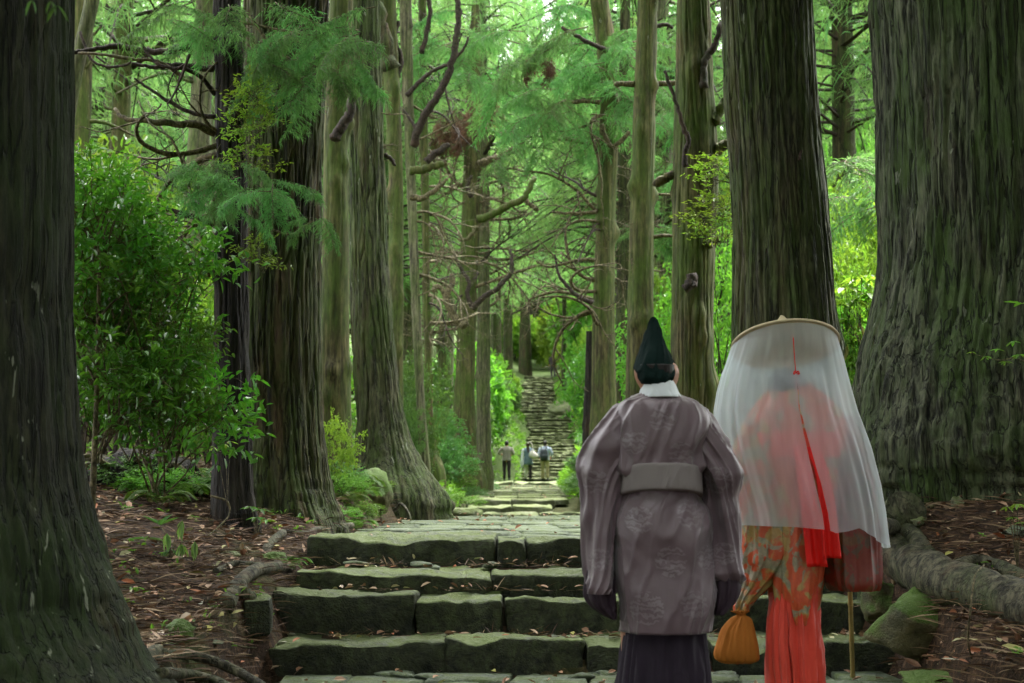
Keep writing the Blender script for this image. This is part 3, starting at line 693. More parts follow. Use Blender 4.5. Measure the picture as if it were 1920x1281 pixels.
B('T8', [(894, 312), (912, 303), (930, 296), (950, 287), (968, 276)], 9, 4, 'twig', Y=33.5)
B('T8', [(880, 262), (870, 268), (860, 262), (850, 255)], 6, 3, 'twig', Y=33.5)
B('T8', [(896, 412), (925, 406), (950, 392), (975, 384), (988, 372), (1000, 345), (1002, 338)], 8, 4, 'bark_smooth', Y=33, spread=.5)
B('T8', [(985, 376), (1000, 388), (1008, 395)], 5, 4, 'twig', Y=33)
B('T8', [(872, 612), (855, 600), (842, 578), (838, 550), (848, 530), (846, 515)], 9, 5, 'twig', Y=33)
B('T8', [(842, 560), (826, 540), (815, 538), (812, 548)], 6, 4, 'twig', Y=33)
B('T8', [(885, 580), (905, 560), (930, 545), (945, 530), (958, 515), (960, 490), (957, 470)], 6, 3, 'twig_dark', Y=33, spread=.3)
B('T8', [(884, 575), (876, 550), (880, 530), (862, 500), (850, 470)], 5, 2.5, 'twig_dark', Y=33)
B('T8', [(895, 425), (885, 440), (870, 450), (858, 448)], 5, 2, 'twig', Y=33.4)
B('T8', [(884, 370), (876, 350), (884, 330)], 5, 3, 'twig_dark', Y=33.4)
B('T12', [(1140, 95), (1115, 85), (1085, 70), (1054, 52)], 5, 3.5, 'twig_dark', Y=21)
B('T12', [(1126, 192), (1100, 190), (1075, 192), (1052, 192)], 5, 2.5, 'twig', Y=21.6)
B('T12', [(1120, 270), (1095, 268), (1070, 263), (1056, 258)], 5, 2.5, 'twig', Y=21.6)
B('T12', [(1118, 398), (1090, 400), (1060, 400), (1035, 398)], 4, 2, 'twig', Y=21.6)
B('T12', [(1116, 488), (1090, 487), (1060, 494), (1030, 500), (1005, 490)], 4, 2, 'twig', Y=21.6)
B('T12', [(1112, 568), (1090, 560), (1066, 540), (1048, 515), (1040, 480)], 5, 2, 'twig_dark', Y=21.4)
B('T12', [(1128, 235), (1138, 262), (1150, 275), (1180, 248)], 5, 4, 'twig', Y=21.4)
B('T14', [(1225, 52), (1245, 46), (1262, 52)], 5, 3, 'twig_dark')
B('T14', [(1190, 158), (1160, 158), (1155, 160)], 6, 5, 'twig')
B('T14', [(1226, 158), (1245, 157), (1268, 156)], 6, 5, 'twig')
B('T14', [(1224, 364), (1245, 365), (1264, 366)], 3, 2, 'twig')
B('T14', [(1224, 444), (1245, 442), (1264, 443)], 4, 3, 'twig')
B('T15', [(1286, 312), (1284, 290), (1291, 262), (1280, 235), (1270, 200), (1258, 165), (1246, 134)], 6, 3, 'twig_dark', Y=13.7)
B('T15', [(1320, 165), (1318, 130), (1326, 105), (1342, 80), (1350, 45)], 9, 5, 'twig_dark', Y=13.8)
B('T15', [(1338, 228), (1350, 205), (1362, 185)], 12, 6, 'bark_smooth', Y=13.9)
B('T15', [(1340, 280), (1355, 274), (1368, 270)], 12, 9, 'bark_smooth', Y=13.9)
B('T15', [(1266, 328), (1248, 334), (1230, 345)], 9, 9, 'bark_smooth', Y=14)
B('T15', [(1296, 540), (1296, 528), (1300, 520)], 15, 9, 'twig_dark', Y=13.65, name='branch_stub')
B('T15', [(1312, 386), (1314, 374), (1312, 368)], 8, 5, 'twig_dark', Y=13.65, name='branch_stub')
B('T15', [(1328, 460), (1338, 452), (1346, 450)], 9, 6, 'bark_smooth', Y=13.8, name='branch_stub')
B('T16', [(1500, 300), (1500, 290), (1503, 282)], 3, 2, 'twig_dark', Y=10.4, name='branch_stub')
B('T23', [(150, 60), (170, 110), (200, 125), (240, 120), (262, 90)], 3, 2, 'twig_dark', Y=12.8)
# generic dead branches: shared meshes, on the trunks where the photograph shows tangles of them
rsb = random.Random(11)
def tangle(key, n, y0, y1, side, L0, L1, dark=.15):
    t, base, fn, Y, _ = TREES[key]
    for k in range(n):
        py = rsb.uniform(y0, y1); z = P(960, py, Y)[2] - base[2]; x, r = fn(z)
        s = side if side else rsb.choice([-1, 1])
        az = rsb.uniform(-.9, .7); d = (s * math.cos(az), math.sin(az), rsb.uniform(-.25, .45)); L = rsb.uniform(L0, L1)
        me = rsb.choice(BRD if rsb.random() < dark else BR)
        place(me, 'branch', t, (float(x) + d[0] * float(r) * .7, d[1] * float(r) * .7, z), aim(d), (L, L, L))
tangle('T8', 30, 230, 620, 0, .9, 2.3); tangle('T9', 12, 260, 600, 1, 1.0, 2.4); tangle('T10', 10, 330, 600, 1, 2.5, 5)
tangle('T11', 14, 350, 620, 1, 3, 6.5); tangle('T12', 14, 150, 620, -1, .7, 1.9); tangle('T12', 5, 150, 560, 1, .3, .6)
tangle('T13', 14, 60, 640, 1, .5, 1.1); tangle('T13', 8, 200, 620, -1, .6, 1.4); tangle('T6', 10, 160, 600, 1, .6, 1.5); tangle('T7', 14, 240, 640, 1, .6, 1.6)
tangle('T5', 8, 100, 560, -1, .12, .3); tangle('T14', 12, 120, 660, 0, .12, .3); tangle('T22', 10, 380, 560, 0, 3, 6); tangle('T1', 8, 60, 480, -1, .6, 1.4, .5)
tangle('T18', 8, 40, 500, 0, 1.0, 2.5, .6); tangle('T24', 8, 40, 400, 0, 1.5, 3, .6); tangle('T21', 10, 350, 620, 0, 1.5, 3.5); tangle('T4', 4, 150, 380, 1, .2, .5); tangle('T7', 6, 40, 240, 0, .8, 2, .6)
# ------------------------------------------------------------------ foliage builders
def _unit(a): return a / (np.linalg.norm(a, axis=-1, keepdims=True) + 1e-9)
def leaf_quads(p, d, nrm, L, W, fold=.25, droop=.15, far=False):
    """pointed folded leaves at points p, pointing along d"""
    n = len(p); d = _unit(d); s = _unit(np.cross(d, nrm)); u = np.cross(s, d)
    L = np.broadcast_to(L, (n,))[:, None]; W = np.broadcast_to(W, (n,))[:, None]
    if far:
        V = np.stack([p, p + d * L * .45 + s * W * .5 + u * W * .15, p + d * L - u * L * droop, p + d * L * .45 - s * W * .5 + u * W * .15], 1)
        return V.reshape(-1, 3), (np.arange(n)[:, None] * 4 + np.array([[0, 1, 2, 3]]))
    V = np.stack([p, p + d * L * .28 + s * W * .42 + u * W * fold, p + d * L * .65 + s * W * .40 + u * (W * fold - L * droop * .4), p + d * L - u * L * droop,
                  p + d * L * .65 - s * W * .40 + u * (W * fold - L * droop * .4), p + d * L * .28 - s * W * .42 + u * W * fold], 1)
    b = np.arange(n)[:, None] * 6
    return V.reshape(-1, 3), np.concatenate([b + np.array([[0, 1, 2, 3]]), b + np.array([[0, 3, 4, 5]])])
def slivers(p, d, L, W, droop, rs):
    """needle strands: thin curved two-segment blades"""
    n = len(p); d = _unit(d); L = L[:, None]; W = np.broadcast_to(W, (n,))[:, None]
    s = _unit(np.cross(d, rs.normal(size=(n, 3)))); dn = np.array([0, 0, -1.0])
    m = p + d * L * .55 + dn * L * droop * .25; e = p + d * L + dn * L * droop
    V = np.stack([p - s * W * .3, p + s * W * .3, m + s * W * .5, e, m - s * W * .5], 1)
    b = np.arange(n)[:, None] * 5
    return V.reshape(-1, 3), [b + np.array([[0, 1, 2, 4]]), b + np.array([[4, 2, 3]])]
def bush_mesh(seed, rx, ry, h, tips, per, L, W, mats, base_h=.1, hole=.42, far=False, stems=10, up=.25, fold=.25, cluster=.05):
    rs = np.random.RandomState(seed); P0 = []
    while len(P0) < tips:
        q = rs.uniform(-1, 1, 3); r = np.linalg.norm(q)
        if r > 1 or r < .25: continue
        if fbm(q[0] * 2.3 + seed, q[1] * 2.3, q[2] * 2.6, seed, 2) < hole: continue
        P0.append(q)
    P0 = np.array(P0); T = P0 * np.array([rx, ry, (h - base_h) / 2]) + np.array([0, 0, base_h + (h - base_h) / 2])
    out = _unit(P0 + np.array([0, 0, .15])); mb = MB()
    p = np.repeat(T, per, 0); o = np.repeat(out, per, 0); n = len(p)
    k = np.tile(np.arange(per), tips)
    d = _unit(o * .45 + rs.normal(size=(n, 3)) * .75 + np.array([0, 0, up - .15]))
    p = p + o * (k[:, None] * cluster * .5) - o * cluster * per * .25 + rs.normal(size=(n, 3)) * cluster * .35
    nr = _unit(np.array([0, 0, 1.0]) + rs.normal(size=(n, 3)) * .45)
    V, F = leaf_quads(p, d, nr, L * rs.uniform(.6, 1.2, n), W * rs.uniform(.7, 1.2, n), fold, .18, far)
    mb.add(V, F, 0)
    for q in range(stems):
        i = rs.randint(tips); a = np.array([rs.normal() * rx * .08, rs.normal() * ry * .08, -.15]); e = T[i]
        m1 = a * .55 + e * .45 + rs.normal(size=3) * rx * .1; m1[2] = a[2] * .4 + e[2] * .6
        V, F = tube(smooth_path([a, m1, e], 4), np.linspace(.012, .004, 9) * (h / 2 + .4), 4); mb.add(V, F, 1)
        for z in range(3):
            j = np.argsort(np.linalg.norm(T - e, axis=1))[rs.randint(1, min(20, tips - 1))]
            V, F = tube(smooth_path([m1 * .4 + e * .6, (e + T[j]) / 2 + rs.normal(size=3) * .05, T[j]], 3), np.linspace(.006, .002, 7) * (h / 2 + .4), 3); mb.add(V, F, 1)
    return mb.mesh('foliage', mats, False)
def cedar_spray(seed, L=.9, mats=None, fine=1.0):
    """one drooping feathery cedar branch end, along +X"""
    rs = np.random.RandomState(seed); mb = MB(); rach = []
    main = smooth_path([(0, 0, 0), (L * .35, rs.normal() * .05, .03), (L * .7, rs.normal() * .09, -.03), (L, rs.normal() * .12, -.16)], 6)
    V, F = tube(main, np.linspace(.009, .002, len(main)), 4); mb.add(V, F, 1)
    for i in range(3, len(main)):
        for s in (-1, 1):
            if rs.rand() < .12: continue
            t = _unit(main[i] - main[i - 1]); l = L * rs.uniform(.22, .46) * (1.15 - i / len(main) * .6)
            d = _unit(t * .6 + np.array([0, s * .9, rs.uniform(-.35, .25)]))
            c = smooth_path([main[i], main[i] + d * l * .5 + np.array([0, 0, -.02]), main[i] + d * l + np.array([0, 0, -l * .35])], 5)
            rach.append(c); V, F = tube(c, np.linspace(.004, .0015, len(c)), 3); mb.add(V, F, 1)
    rach.append(main[4:])
    P_, D_, L_ = [], [], []
    for c in rach:
        k = int(30 * fine)
        q = rs.uniform(0.05, 1, k) * (len(c) - 1); i = np.minimum(q.astype(int), len(c) - 2); f = (q - i)[:, None]
        p = c[i] * (1 - f) + c[i + 1] * f; t = _unit(c[i + 1] - c[i])
        P_.append(p); D_.append(_unit(t * .8 + rs.normal(size=(k, 3)) * .5 + np.array([0, 0, -.12]))); L_.append(rs.uniform(.05, .12, k) * L / .9)
    p, d, l = map(np.concatenate, (P_, D_, L_))
    V, F = slivers(p, d, l, .008 / math.sqrt(fine), .35, rs); mb.add(V, F, 0)
    return mb.mesh('foliage', mats)
def cedar_crown(seed, H, R, nb=90, tuft=11, nl=11, mats=None, wid=.022, ln=.38, base=0.0, shape=1.0):
    """whole crown: arching boughs with hanging tufts of needle strands"""
    rs = np.random.RandomState(seed); mb = MB(); P_, D_, L_ = [], [], []
    for k in range(nb):
        f = (k + rs.rand()) / nb; z = base + H * f ** 1.1; az = k * 2.4 + rs.normal() * .5
        r = R * (1 - f ** 1.3 * shape) * rs.uniform(.55, 1.1) + .3
        d = np.array([math.cos(az), math.sin(az), 0]); sag = -r * rs.uniform(.1, .35)
        c = smooth_path([(0, 0, z), tuple(d * r * .5 + np.array([0, 0, z + r * .1])), tuple(d * r + np.array([rs.normal() * .2, rs.normal() * .2, z + sag]))], 5)
        V, F = tube(c, np.linspace(.05, .012, len(c)) * (r / 3), 3); mb.add(V, F, 1)
        for t in range(tuft):
            q = rs.uniform(.3, 1) * (len(c) - 1); i = min(int(q), len(c) - 2); p = c[i] * (1 - q + i) + c[i + 1] * (q - i)
            p = p + rs.normal(size=3) * np.array([.18, .18, .1]) * r * .45
            p2 = np.repeat(p[None], nl, 0) + rs.normal(size=(nl, 3)) * .09
            P_.append(p2); D_.append(_unit(rs.normal(size=(nl, 3)) * .7 + d * .6 + np.array([0, 0, -.35]))); L_.append(rs.uniform(.5, 1.1, nl) * ln)
    p, dd, l = map(np.concatenate, (P_, D_, L_))
    V, F = slivers(p, dd, l, wid, .45, rs); mb.add(V, F, 0)
    return mb.mesh('crown', mats)
NM = [M['needle'], M['twig']]; NF = [M['needle_far'], M['twig_dark']]
SPR = [cedar_spray(200 + k, .9, NM) for k in range(4)]
SPRD = [cedar_spray(210 + k, .6, [M['needle_dead'], M['twig']], .8) for k in range(2)]
CRN = [cedar_crown(300 + k, 13, 4.0, 90, 11, 11, NF, .018, .5) for k in range(4)]
CRB = [cedar_crown(320 + k, 9, 4.8, 70, 13, 14, NF, .022, .5, 0, .5) for k in range(2)]
# crowns of the near trees stand above the frame and close the canopy
rsc = random.Random(4)
for key, z, s in (('T0', 9, 1.15), ('T2', 11, .9), ('T3', 10, .9), ('T4', 12, 1.1), ('T5', 11, .8), ('T6', 12, .8), ('T7', 12, .8), ('T12', 10, .9), ('T14', 10, .9),
                  ('T13', 11, .8), ('T15', 10.5, 1.0), ('T16', 11, 1.15), ('T17', 10, 1.4), ('T18', 13, 1.0), ('T24', 17, 1.2), ('T10', 13, 1.0), ('T11', 13, 1.0), ('T9', 9.5, .8), ('T21', 13, .8), ('T22', 22, 1.2)):
    t, base, fn, Y, _ = TREES[key]
    place(rsc.choice(CRN), 'crown', t, (float(fn(z)[0]), 0, z - base[2]), (0, 0, rsc.uniform(0, 6.28)), (s, s, s * .9))
# feathery sprays in view on the near trees
def sprays(key, pts, n, size, spread, Y, ymin=-1, down=.2, meshes=SPR, name='foliage'):
    t, base, *_ = TREES[key]
    for (px, py) in pts:
        for k in range(n):
            q = P(px + rsc.gauss(0, spread), py + rsc.gauss(0, spread * .55), Y + rsc.gauss(0, .35)) - np.array(base)
            az = rsc.uniform(0, 6.28); s = size * rsc.uniform(.7, 1.2)
            place(rsc.choice(meshes), name, t, tuple(q), (rsc.uniform(-.4, .4), rsc.uniform(-.1, .5) + down, az), s)
sprays('T1', [(395, 300), (440, 310), (470, 345), (380, 335)], 3, .42, 22, 9.6)
sprays('T1', [(500, 350), (430, 370)], 3, .38, 16, 9.6)
sprays('T1', [(590, 410)], 3, .30, 8, 9.6)
sprays('T1', [(400, 20), (450, 30), (350, 10), (300, 25), (500, 10)], 2, .55, 22, 9.8)
sprays('T2', [(560, 40), (600, 70), (650, 60), (690, 30), (620, 110), (700, 70), (560, 110), (520, 60)], 2, .55, 22, 10.2)
sprays('T2', [(505, 130), (600, 150), (650, 110)], 3, .5, 18, 10.2)
px_branch('T1', [(468, 385), (490, 410), (515, 432), (548, 438), (585, 415)], 3, 1.2, 'twig', Y=9.7)
px_branch('T2', [(470, 30), (500, 75), (540, 110), (590, 125), (640, 100)], 4, 1.5, 'twig', Y=10.2)
px_branch('T2', [(450, 40), (520, 55), (600, 70)], 3, 1.5, 'twig', Y=10.2)
# crowns of mid-distance trees reach down into the top of the frame
def crown_at(key, px, py, Y, mesh, s, name='crown'):
    t, base, *_ = TREES[key]; q = P(px, py, Y) - np.array(base)
    return place(mesh, name, t, tuple(q), (0, 0, rsc.uniform(0, 6.28)), s)
sprays('T8', [(860, 195), (900, 190), (835, 230), (850, 215)], 4, 1.3, 14, 33, meshes=SPRD, name='dead_foliage', down=.9)
sprays('T12', [(1010, 100), (1020, 110)], 3, .7, 8, 21.5, meshes=SPRD, name='dead_foliage', down=.5)
sprays('T12', [(1120, 130), (1160, 110), (1100, 230), (1080, 150), (1180, 130), (1050, 230), (1120, 60), (1060, 90), (1190, 60)], 3, 1.1, 34, 21)
sprays('T6', [(800, 70), (840, 130), (780, 60), (880, 60), (920, 100)], 3, 1.2, 30, 26)
sprays('T12', [(960, 60), (1000, 160), (960, 200), (1040, 30), (920, 150)], 3, 1.3, 36, 25)
sprays('T16', [(1625, 300), (1600, 330), (1630, 380)], 3, 1.2, 24, 17)
sprays('T13', [(1250, 60), (1240, 200), (1255, 300), (1240, 420)], 4, 1.0, 20, 26)
# ------------------------------------------------------------------ forest behind: individual cedars sharing a few crowns
bt = []
for k in range(3):
    rr = np.random.RandomState(k); mb = MB()
    V, F = tube(smooth_path([(0, 0, -1.2), (.08 * k, .05, 6), (.1, -.1 * k, 13), (0, 0, 22)], 5), np.concatenate([[.38, .32], np.linspace(.28, .05, 14)]), 12, True, .12, k); mb.add(V, F)
    for q in range(16):
        z = rr.uniform(3, 12); az = rr.uniform(0, 6.28); d = np.array([math.cos(az), math.sin(az), rr.uniform(-.1, .3)]); l = rr.uniform(.4, 1.8)
        V, F = tube(smooth_path([(0, 0, z), tuple(d * l * .5 + np.array([0, 0, z])), tuple(d * l + np.array([rr.normal() * .2, rr.normal() * .2, z + rr.normal() * .2]))], 3), np.linspace(.05, .015, 7), 4); mb.add(V, F)
    bt.append(mb.mesh('trunk', M[('bark_brown', 'bark_pale', 'bark_smooth')[k]]))
LBL = 'tall cedar tree of the misty green forest behind the old trunks'
GRP = 'cedars of the forest behind'
rsf = random.Random(21); spots = []
def bgtree(px, Y, z0, s=1.0, boughs=None, sc2=None):
    X = (px - 960) / FPX * Y; g = float(gfast(X, Y))
    t = thing('cedar_tree', LBL, 'tree', (X, Y, g), GRP, rsf.uniform(0, 6.28))
    place(rsf.choice(bt), 'trunk', t, (0, 0, 0), (rsf.uniform(-.03, .03), rsf.uniform(-.03, .03), 0), (s, s, s * 1.15))
    place(rsf.choice(CRN), 'crown', t, (0, 0, z0), (0, 0, rsf.uniform(0, 6.28)), (s, s, s))
    if boughs is not None: place(rsf.choice(CRB), 'crown', t, (0, 0, boughs), (0, 0, rsf.uniform(0, 6.28)), (s * .8, s * .8, s * .6))
    spots.append((X, Y))
for px, Y, z0, s, b in [
    (130, 24, 8, .9, None), (230, 30, 8, .9, None), (335, 26, 9, .9, None), (420, 36, 9, 1.0, None), (180, 42, 9, 1.1, 5), (290, 46, 9, 1.1, 4), (380, 52, 10, 1.2, 4.5), (560, 40, 9, 1.1, 5), (640, 48, 9, 1.1, 4), (705, 38, 8, 1, 5),
    (760, 44, 9, 1.0, 5.5), (830, 50, 9.5, 1.1, 6.5), (800, 66, 11, 1.2, 7), (880, 72, 12, 1.3, 8), (1150, 40, 9, 1.1, 5.5), (1230, 34, 8.5, 1, 5), (1250, 48, 9, 1.1, 5), (1350, 40, 9, 1.1, 4), (1590, 30, 8.5, 1.05, 6.0), (1645, 46, 9, 1.1, 5),
    (1560, 62, 10, 1.2, 5), (1340, 66, 10, 1.2, 5), (1215, 70, 11, 1.2, 6), (1160, 84, 13, 1.3, 6), (1090, 90, 14, 1.3, 6), (700, 76, 11, 1.2, 5), (620, 70, 11, 1.2, 5), (540, 80, 12, 1.2, 5), (250, 74, 11, 1.2, 4), (160, 62, 10, 1.2, 4), (360, 84, 12, 1.3, 4), (60, 60, 10, 1.2, 4),
    (930, 100, 13, 1.4, 5), (1000, 116, 12, 1.5, 3), (1060, 122, 12, 1.5, 3), (880, 112, 12, 1.5, 3), (830, 104, 12, 1.4, 4), (770, 110, 12, 1.4, 4), (1120, 112, 12, 1.5, 3), (1240, 104, 12, 1.4, 4), (1010, 140, 11, 1.6, 2), (950, 136, 11, 1.6, 2), (1100, 146, 11, 1.6, 2),
    (850, 142, 11, 1.6, 2), (740, 140, 11, 1.6, 2), (640, 130, 11, 1.6, 2), (500, 120, 11, 1.6, 2), (330, 120, 11, 1.6, 2), (180, 110, 11, 1.6, 2), (1300, 138, 11, 1.6, 2), (1600, 110, 11, 1.6, 2), (1660, 90, 11, 1.5, 3), (1540, 130, 11, 1.6, 2), (1400, 120, 11, 1.6, 2),
    (990, 170, 11, 1.8, 2), (900, 172, 11, 1.8, 2), (1080, 176, 11, 1.8, 2), (1180, 165, 11, 1.8, 2), (780, 170, 11, 1.8, 2), (680, 168, 11, 1.8, 2), (260, 150, 11, 1.8, 2), (420, 155, 11, 1.8, 2), (1640, 150, 11, 1.8, 2), (120, 150, 11, 1.8, 2),
    (-100, 30, 8, 1.1, 4), (-250, 50, 9, 1.2, 4), (2050, 28, 8, 1.1, 4), (2200, 45, 9, 1.2, 4), (1900, 60, 10, 1.2, 4), (1780, 40, 9, 1.1, 4), (40, 90, 11, 1.4, 3), (1800, 100, 11, 1.4, 3)]:
    bgtree(px, Y, z0, s, b)
# unseen cedars added beside and behind the camera to darken the foreground
DN = [cedar_crown(340 + k, 7, 4.6, 60, 30, 16, NF, .05, .5, 0, .4) for k in range(2)]  # extra dense crowns, added to block skylight above the foreground
for x, y, zc in ((-5.4, 1.0, 6.0), (6.4, .5, 6.5), (7.5, 5.5, 6.0), (-5, -6, 3.5), (6, -6, 3.5), (-9, -1, 3.0), (10, -2, 3.0), (12, 4, 3.5), (-12, -8, 2), (13, -8, 2), (0, -14, 1.5), (14, 9, 4)):
    g = float(gfast(x, y)); t = thing('cedar_tree', 'unseen cedar added beside the camera to shade the foreground', 'tree', (x, y, g), 'unseen cedars added for shade')
    place(rsf.choice(bt), 'trunk', t, (0, 0, 0), (0, 0, rsf.uniform(0, 6)), (1.7, 1.7, 1)); place(rsf.choice(DN), 'crown', t, (0, 0, zc), (0, 0, rsf.uniform(0, 6)), (1.15, 1.15, 1.3))
for key, z in (('T0', 7.5), ('T17', 7.5)):
    t, base, fn, Y, _ = TREES[key]; place(rsc.choice(DN), 'crown', t, (float(fn(z)[0]), 0, z - base[2]), (0, 0, 1), (.9, .9, 1))
# ------------------------------------------------------------------ shrubs
BD = [bush_mesh(400 + k, 1, 1, 2, 300, 9, .095, .040, [M['leaf_dark'], M['twig_dark']], .25, .55, False, 14) for k in range(3)]
BMI = [bush_mesh(410 + k, 1, 1, 2, 330, 9, .095, .042, [M['leaf_mid'], M['twig_dark']], .15, .5, False, 12) for k in range(3)]
BB = [bush_mesh(420 + k, 1, 1, 2, 320, 9, .10, .042, [M['leaf_bright'], M['twig']], .15, .5, False, 12) for k in range(2)]
BBL = [bush_mesh(430 + k, 1, 1, 2, 420, 9, .10, .045, [M['leaf_blue'], M['twig_dark']], .1, .42, False, 10) for k in range(2)]
FR = [bush_mesh(440 + k, 1, 1, 2, 900, 8, .14, .07, [m, M['twig_dark']], .05, .44, True, 8) for k, m in enumerate((M['leaf_mid'], M['leaf_blue'], M['leaf_bright'], M['leaf_mid']))]
SMB = [bush_mesh(460 + k, .5, .5, .5, 22, 7, .10, .036, [M['leaf_bright'], M['twig']], .05, .3, False, 7, .25, .25, .06) for k in range(3)]
def shrub(px, py, Y, sx, sz, mesh, label=None, group=None, name='shrub', lift=0.0, sy=None):
    """a shrub whose foot is seen at (px, py)"""
    q = P(px, py, Y); g = float(gfast(q[0], Y)); z = min(q[2], g) if lift == 0 else g
    t = thing(name, label, 'shrub', (q[0], Y, g), group, rsf.uniform(0, 6.28))
    place(mesh, 'foliage', t, (0, 0, lift), (0, 0, 0), (sx, sy or sx, sz)); return t
G1 = ('dark glossy leaved shrub of the thicket between the left foreground trunk and the blackish trunk', 'dark glossy shrubs of the left thicket')
for px, Y, sx, sz, m, lf in ((150, 9.4, .6, .72, 0, 1.0), (120, 11.0, .8, 1.05, 1, .4), (185, 12.2, .6, .95, 2, .9), (300, 10.6, .42, .36, 0, .75)):
    shrub(px, 900, Y, sx, sz, BD[m], *G1, lift=lf)
G2 = ('mid green leafy shrub further back in the left thicket', 'mid green shrubs of the left thicket')
for px, Y, sx, sz, m in ((150, 14, 1.1, 1.6, 0), (300, 15, 1.2, 1.1, 1), (220, 17, 1.3, 1.9, 2), (390, 16, 1.0, 1.0, 0), (100, 18, 1.3, 1.9, 1), (350, 20, 1.4, 1.2, 2), (260, 23, 1.6, 1.8, 0), (410, 24, 1.3, 1.3, 1), (160, 26, 1.8, 2.0, 2), (340, 28, 1.8, 1.5, 1), (560, 24, 1.4, 1.2, 0), (630, 26, 1.2, 1.0, 1)):
    shrub(px, 880, Y, sx, sz, BMI[m], *G2)
G3 = ('bright yellow green shrub glowing behind the left thicket', 'bright shrubs behind the left thicket')
for px, Y, sx, sz, m in ((390, 19, 1.0, 1.45, 0), (360, 22, 1.1, 1.5, 1), (140, 21, 1.2, 2.4, 0), (330, 31, 1.6, 1.6, 1), (200, 33, 1.8, 2.4, 0)):
    shrub(px, 860, Y, sx, sz, BB[m], *G3)
shrub(632, 860, 13.6, .28, .42, BB[0], 'small bright leaved sapling in front of the smooth spotted trunk', name='sapling')
G4 = ('bluish green shrub in the gap between the swept grey trunk and the many-branched tree', 'bluish shrubs in the middle left gap')
for px, Y, sx, sz, m in ((775, 26.5, .6, 1.2, 0), (818, 31, .8, .8, 1), (838, 30, .7, .5, 0), (762, 23, .3, .7, 1), (855, 40, .9, 1.1, 1), (800, 42, 1.4, 1.6, 0)):
    shrub(px, 880, Y, sx, sz, BBL[m], *G4)
G5 = ('round leafy shrub on the bank left of the far stairs', 'shrubs on the bank left of the far stairs')
for px, Y, sx, sz, m in ((880, 50, .8, .7, 0), (870, 56, 1.2, 1.4, 1), (900, 60, .6, .7, 3), (925, 70, .9, 1.2, 3), (950, 77, .8, .8, 1), (915, 72, 1.3, 1.9, 0), (890, 64, 1.6, 2.2, 1), (945, 84, 1.0, .9, 2), (870, 60, 1.8, 2.4, 3)):
    shrub(px, 860, Y, sx, sz, FR[m], *G5)
G6 = ('light green leafy shrub on the bank right of the far stairs', 'shrubs on the bank right of the far stairs')
for px, Y, sx, sz, m in ((1080, 90, 1.3, 1.6, 2), (1108, 76, 1.0, 1.2, 0), (1072, 88, .8, 1.2, 3), (1118, 68, 1.1, 1.4, 2), (1060, 100, 2, 2.6, 2), (1095, 96, 2.4, 2.8, 3), (1120, 60, 1.3, 1.6, 1), (1118, 56, .7, .8, 0), (1110, 79, 1.1, 2.2, 2), (1035, 106, 1.6, 1.8, 2), (985, 110, 2.2, 1.7, 0), (960, 106, 2.0, 1.8, 2), (1010, 118, 2.4, 2.4, 3), (1110, 84, 1.6, 3.0, 3)):
    shrub(px, 800, Y, sx, sz, FR[m], *G6)
G7 = ('low leafy plant of the ground cover beside the small flight of steps', 'low plants beside the small flight of steps')
for px, Y, s in ((1085, 27.5, .3), (1100, 29, .4), (1112, 32, .45), (1105, 26, .45), (1105, 35, .45), (1100, 38, .6), (1112, 33, .6), (1112, 41, .6), (1125, 46, .8), (1118, 50, .7)):
    shrub(px, 930, Y, s, s * .42, BBL[rsf.randrange(2)], *G7, name='low_plant')
G8 = ('yellow green leafy shrub between the thick trunk and the enormous one', 'yellow green shrubs in the right gap')
for px, Y, sx, sz, m in ((1600, 15, .8, .7, 0), (1630, 17, .9, 1.2, 1), (1580, 20, 1.2, 1.3, 0), (1645, 22, 1.3, 1.8, 1), (1600, 26, 1.6, 2.1, 1)):
    shrub(px, 860, Y, sx, sz, BB[m], *G8, lift=.4)
G9 = ('mid green shrub low in the right gap behind the round hat', 'mid green shrubs in the right gap')
for px, Y, sx, sz, m in ((1590, 12.6, .55, .75, 0), (1620, 12.2, .4, .8, 1), (1560, 16, .8, 1.0, 2), (1630, 19, 1.1, 1.5, 0), (1350, 18, .8, 1.3, 1), (1240, 24, .9, 1.3, 2), (1250, 30, 1.3, 2.2, 0), (1355, 24, 1.0, 1.8, 2), (1150, 34, 1.4, 1.5, 0), (1355, 34, 1.5, 3.2, 1), (1580, 34, 1.8, 3.0, 2), (1650, 36, 2.2, 3.6, 1)):
    shrub(px, 860, Y, sx, sz, BMI[m], *G9, lift=.2)
# sprig of bright leaves reaching in front of the stout mossy trunk
t, base, *_ = TREES['T16']
for px, py, s in ((1335, 330, .5), (1345, 385, .6), (1318, 415, .6), (1362, 310, .6), (1352, 430, .6), (1350, 300, .5), (1360, 370, .6), (1340, 440, .5)):
    place(SMB[rsf.randrange(3)], 'leafy_sprig', t, tuple(P(px, py + 15, 11.6) - np.array(base)), (0, 0, rsf.uniform(0, 6)), (s, s, s * .55))
px_branch('T16', [(1380, 400), (1360, 405), (1340, 412), (1310, 412)], 1.6, 1, 'twig', Y=11.6); px_branch('T16', [(1380, 345), (1355, 340), (1335, 335)], 1.6, 1, 'twig', Y=11.6)
def climber(key, pts, s, Y, m):
    t, base, *_ = TREES[key]
    for px, py in pts:
        place(m[rsf.randrange(len(m))], 'climbing_leaves', t, tuple(P(px, py, Y) - np.array(base)), (rsf.uniform(-.5, .5), rsf.uniform(-.5, .5), rsf.uniform(0, 6)), (s, s, s * .6))
climber('T1', [(480, 190), (490, 215), (455, 240), (470, 180), (500, 240), (465, 260), (480, 480), (490, 500), (455, 300), (488, 310)], .42, 9.9, SMB)
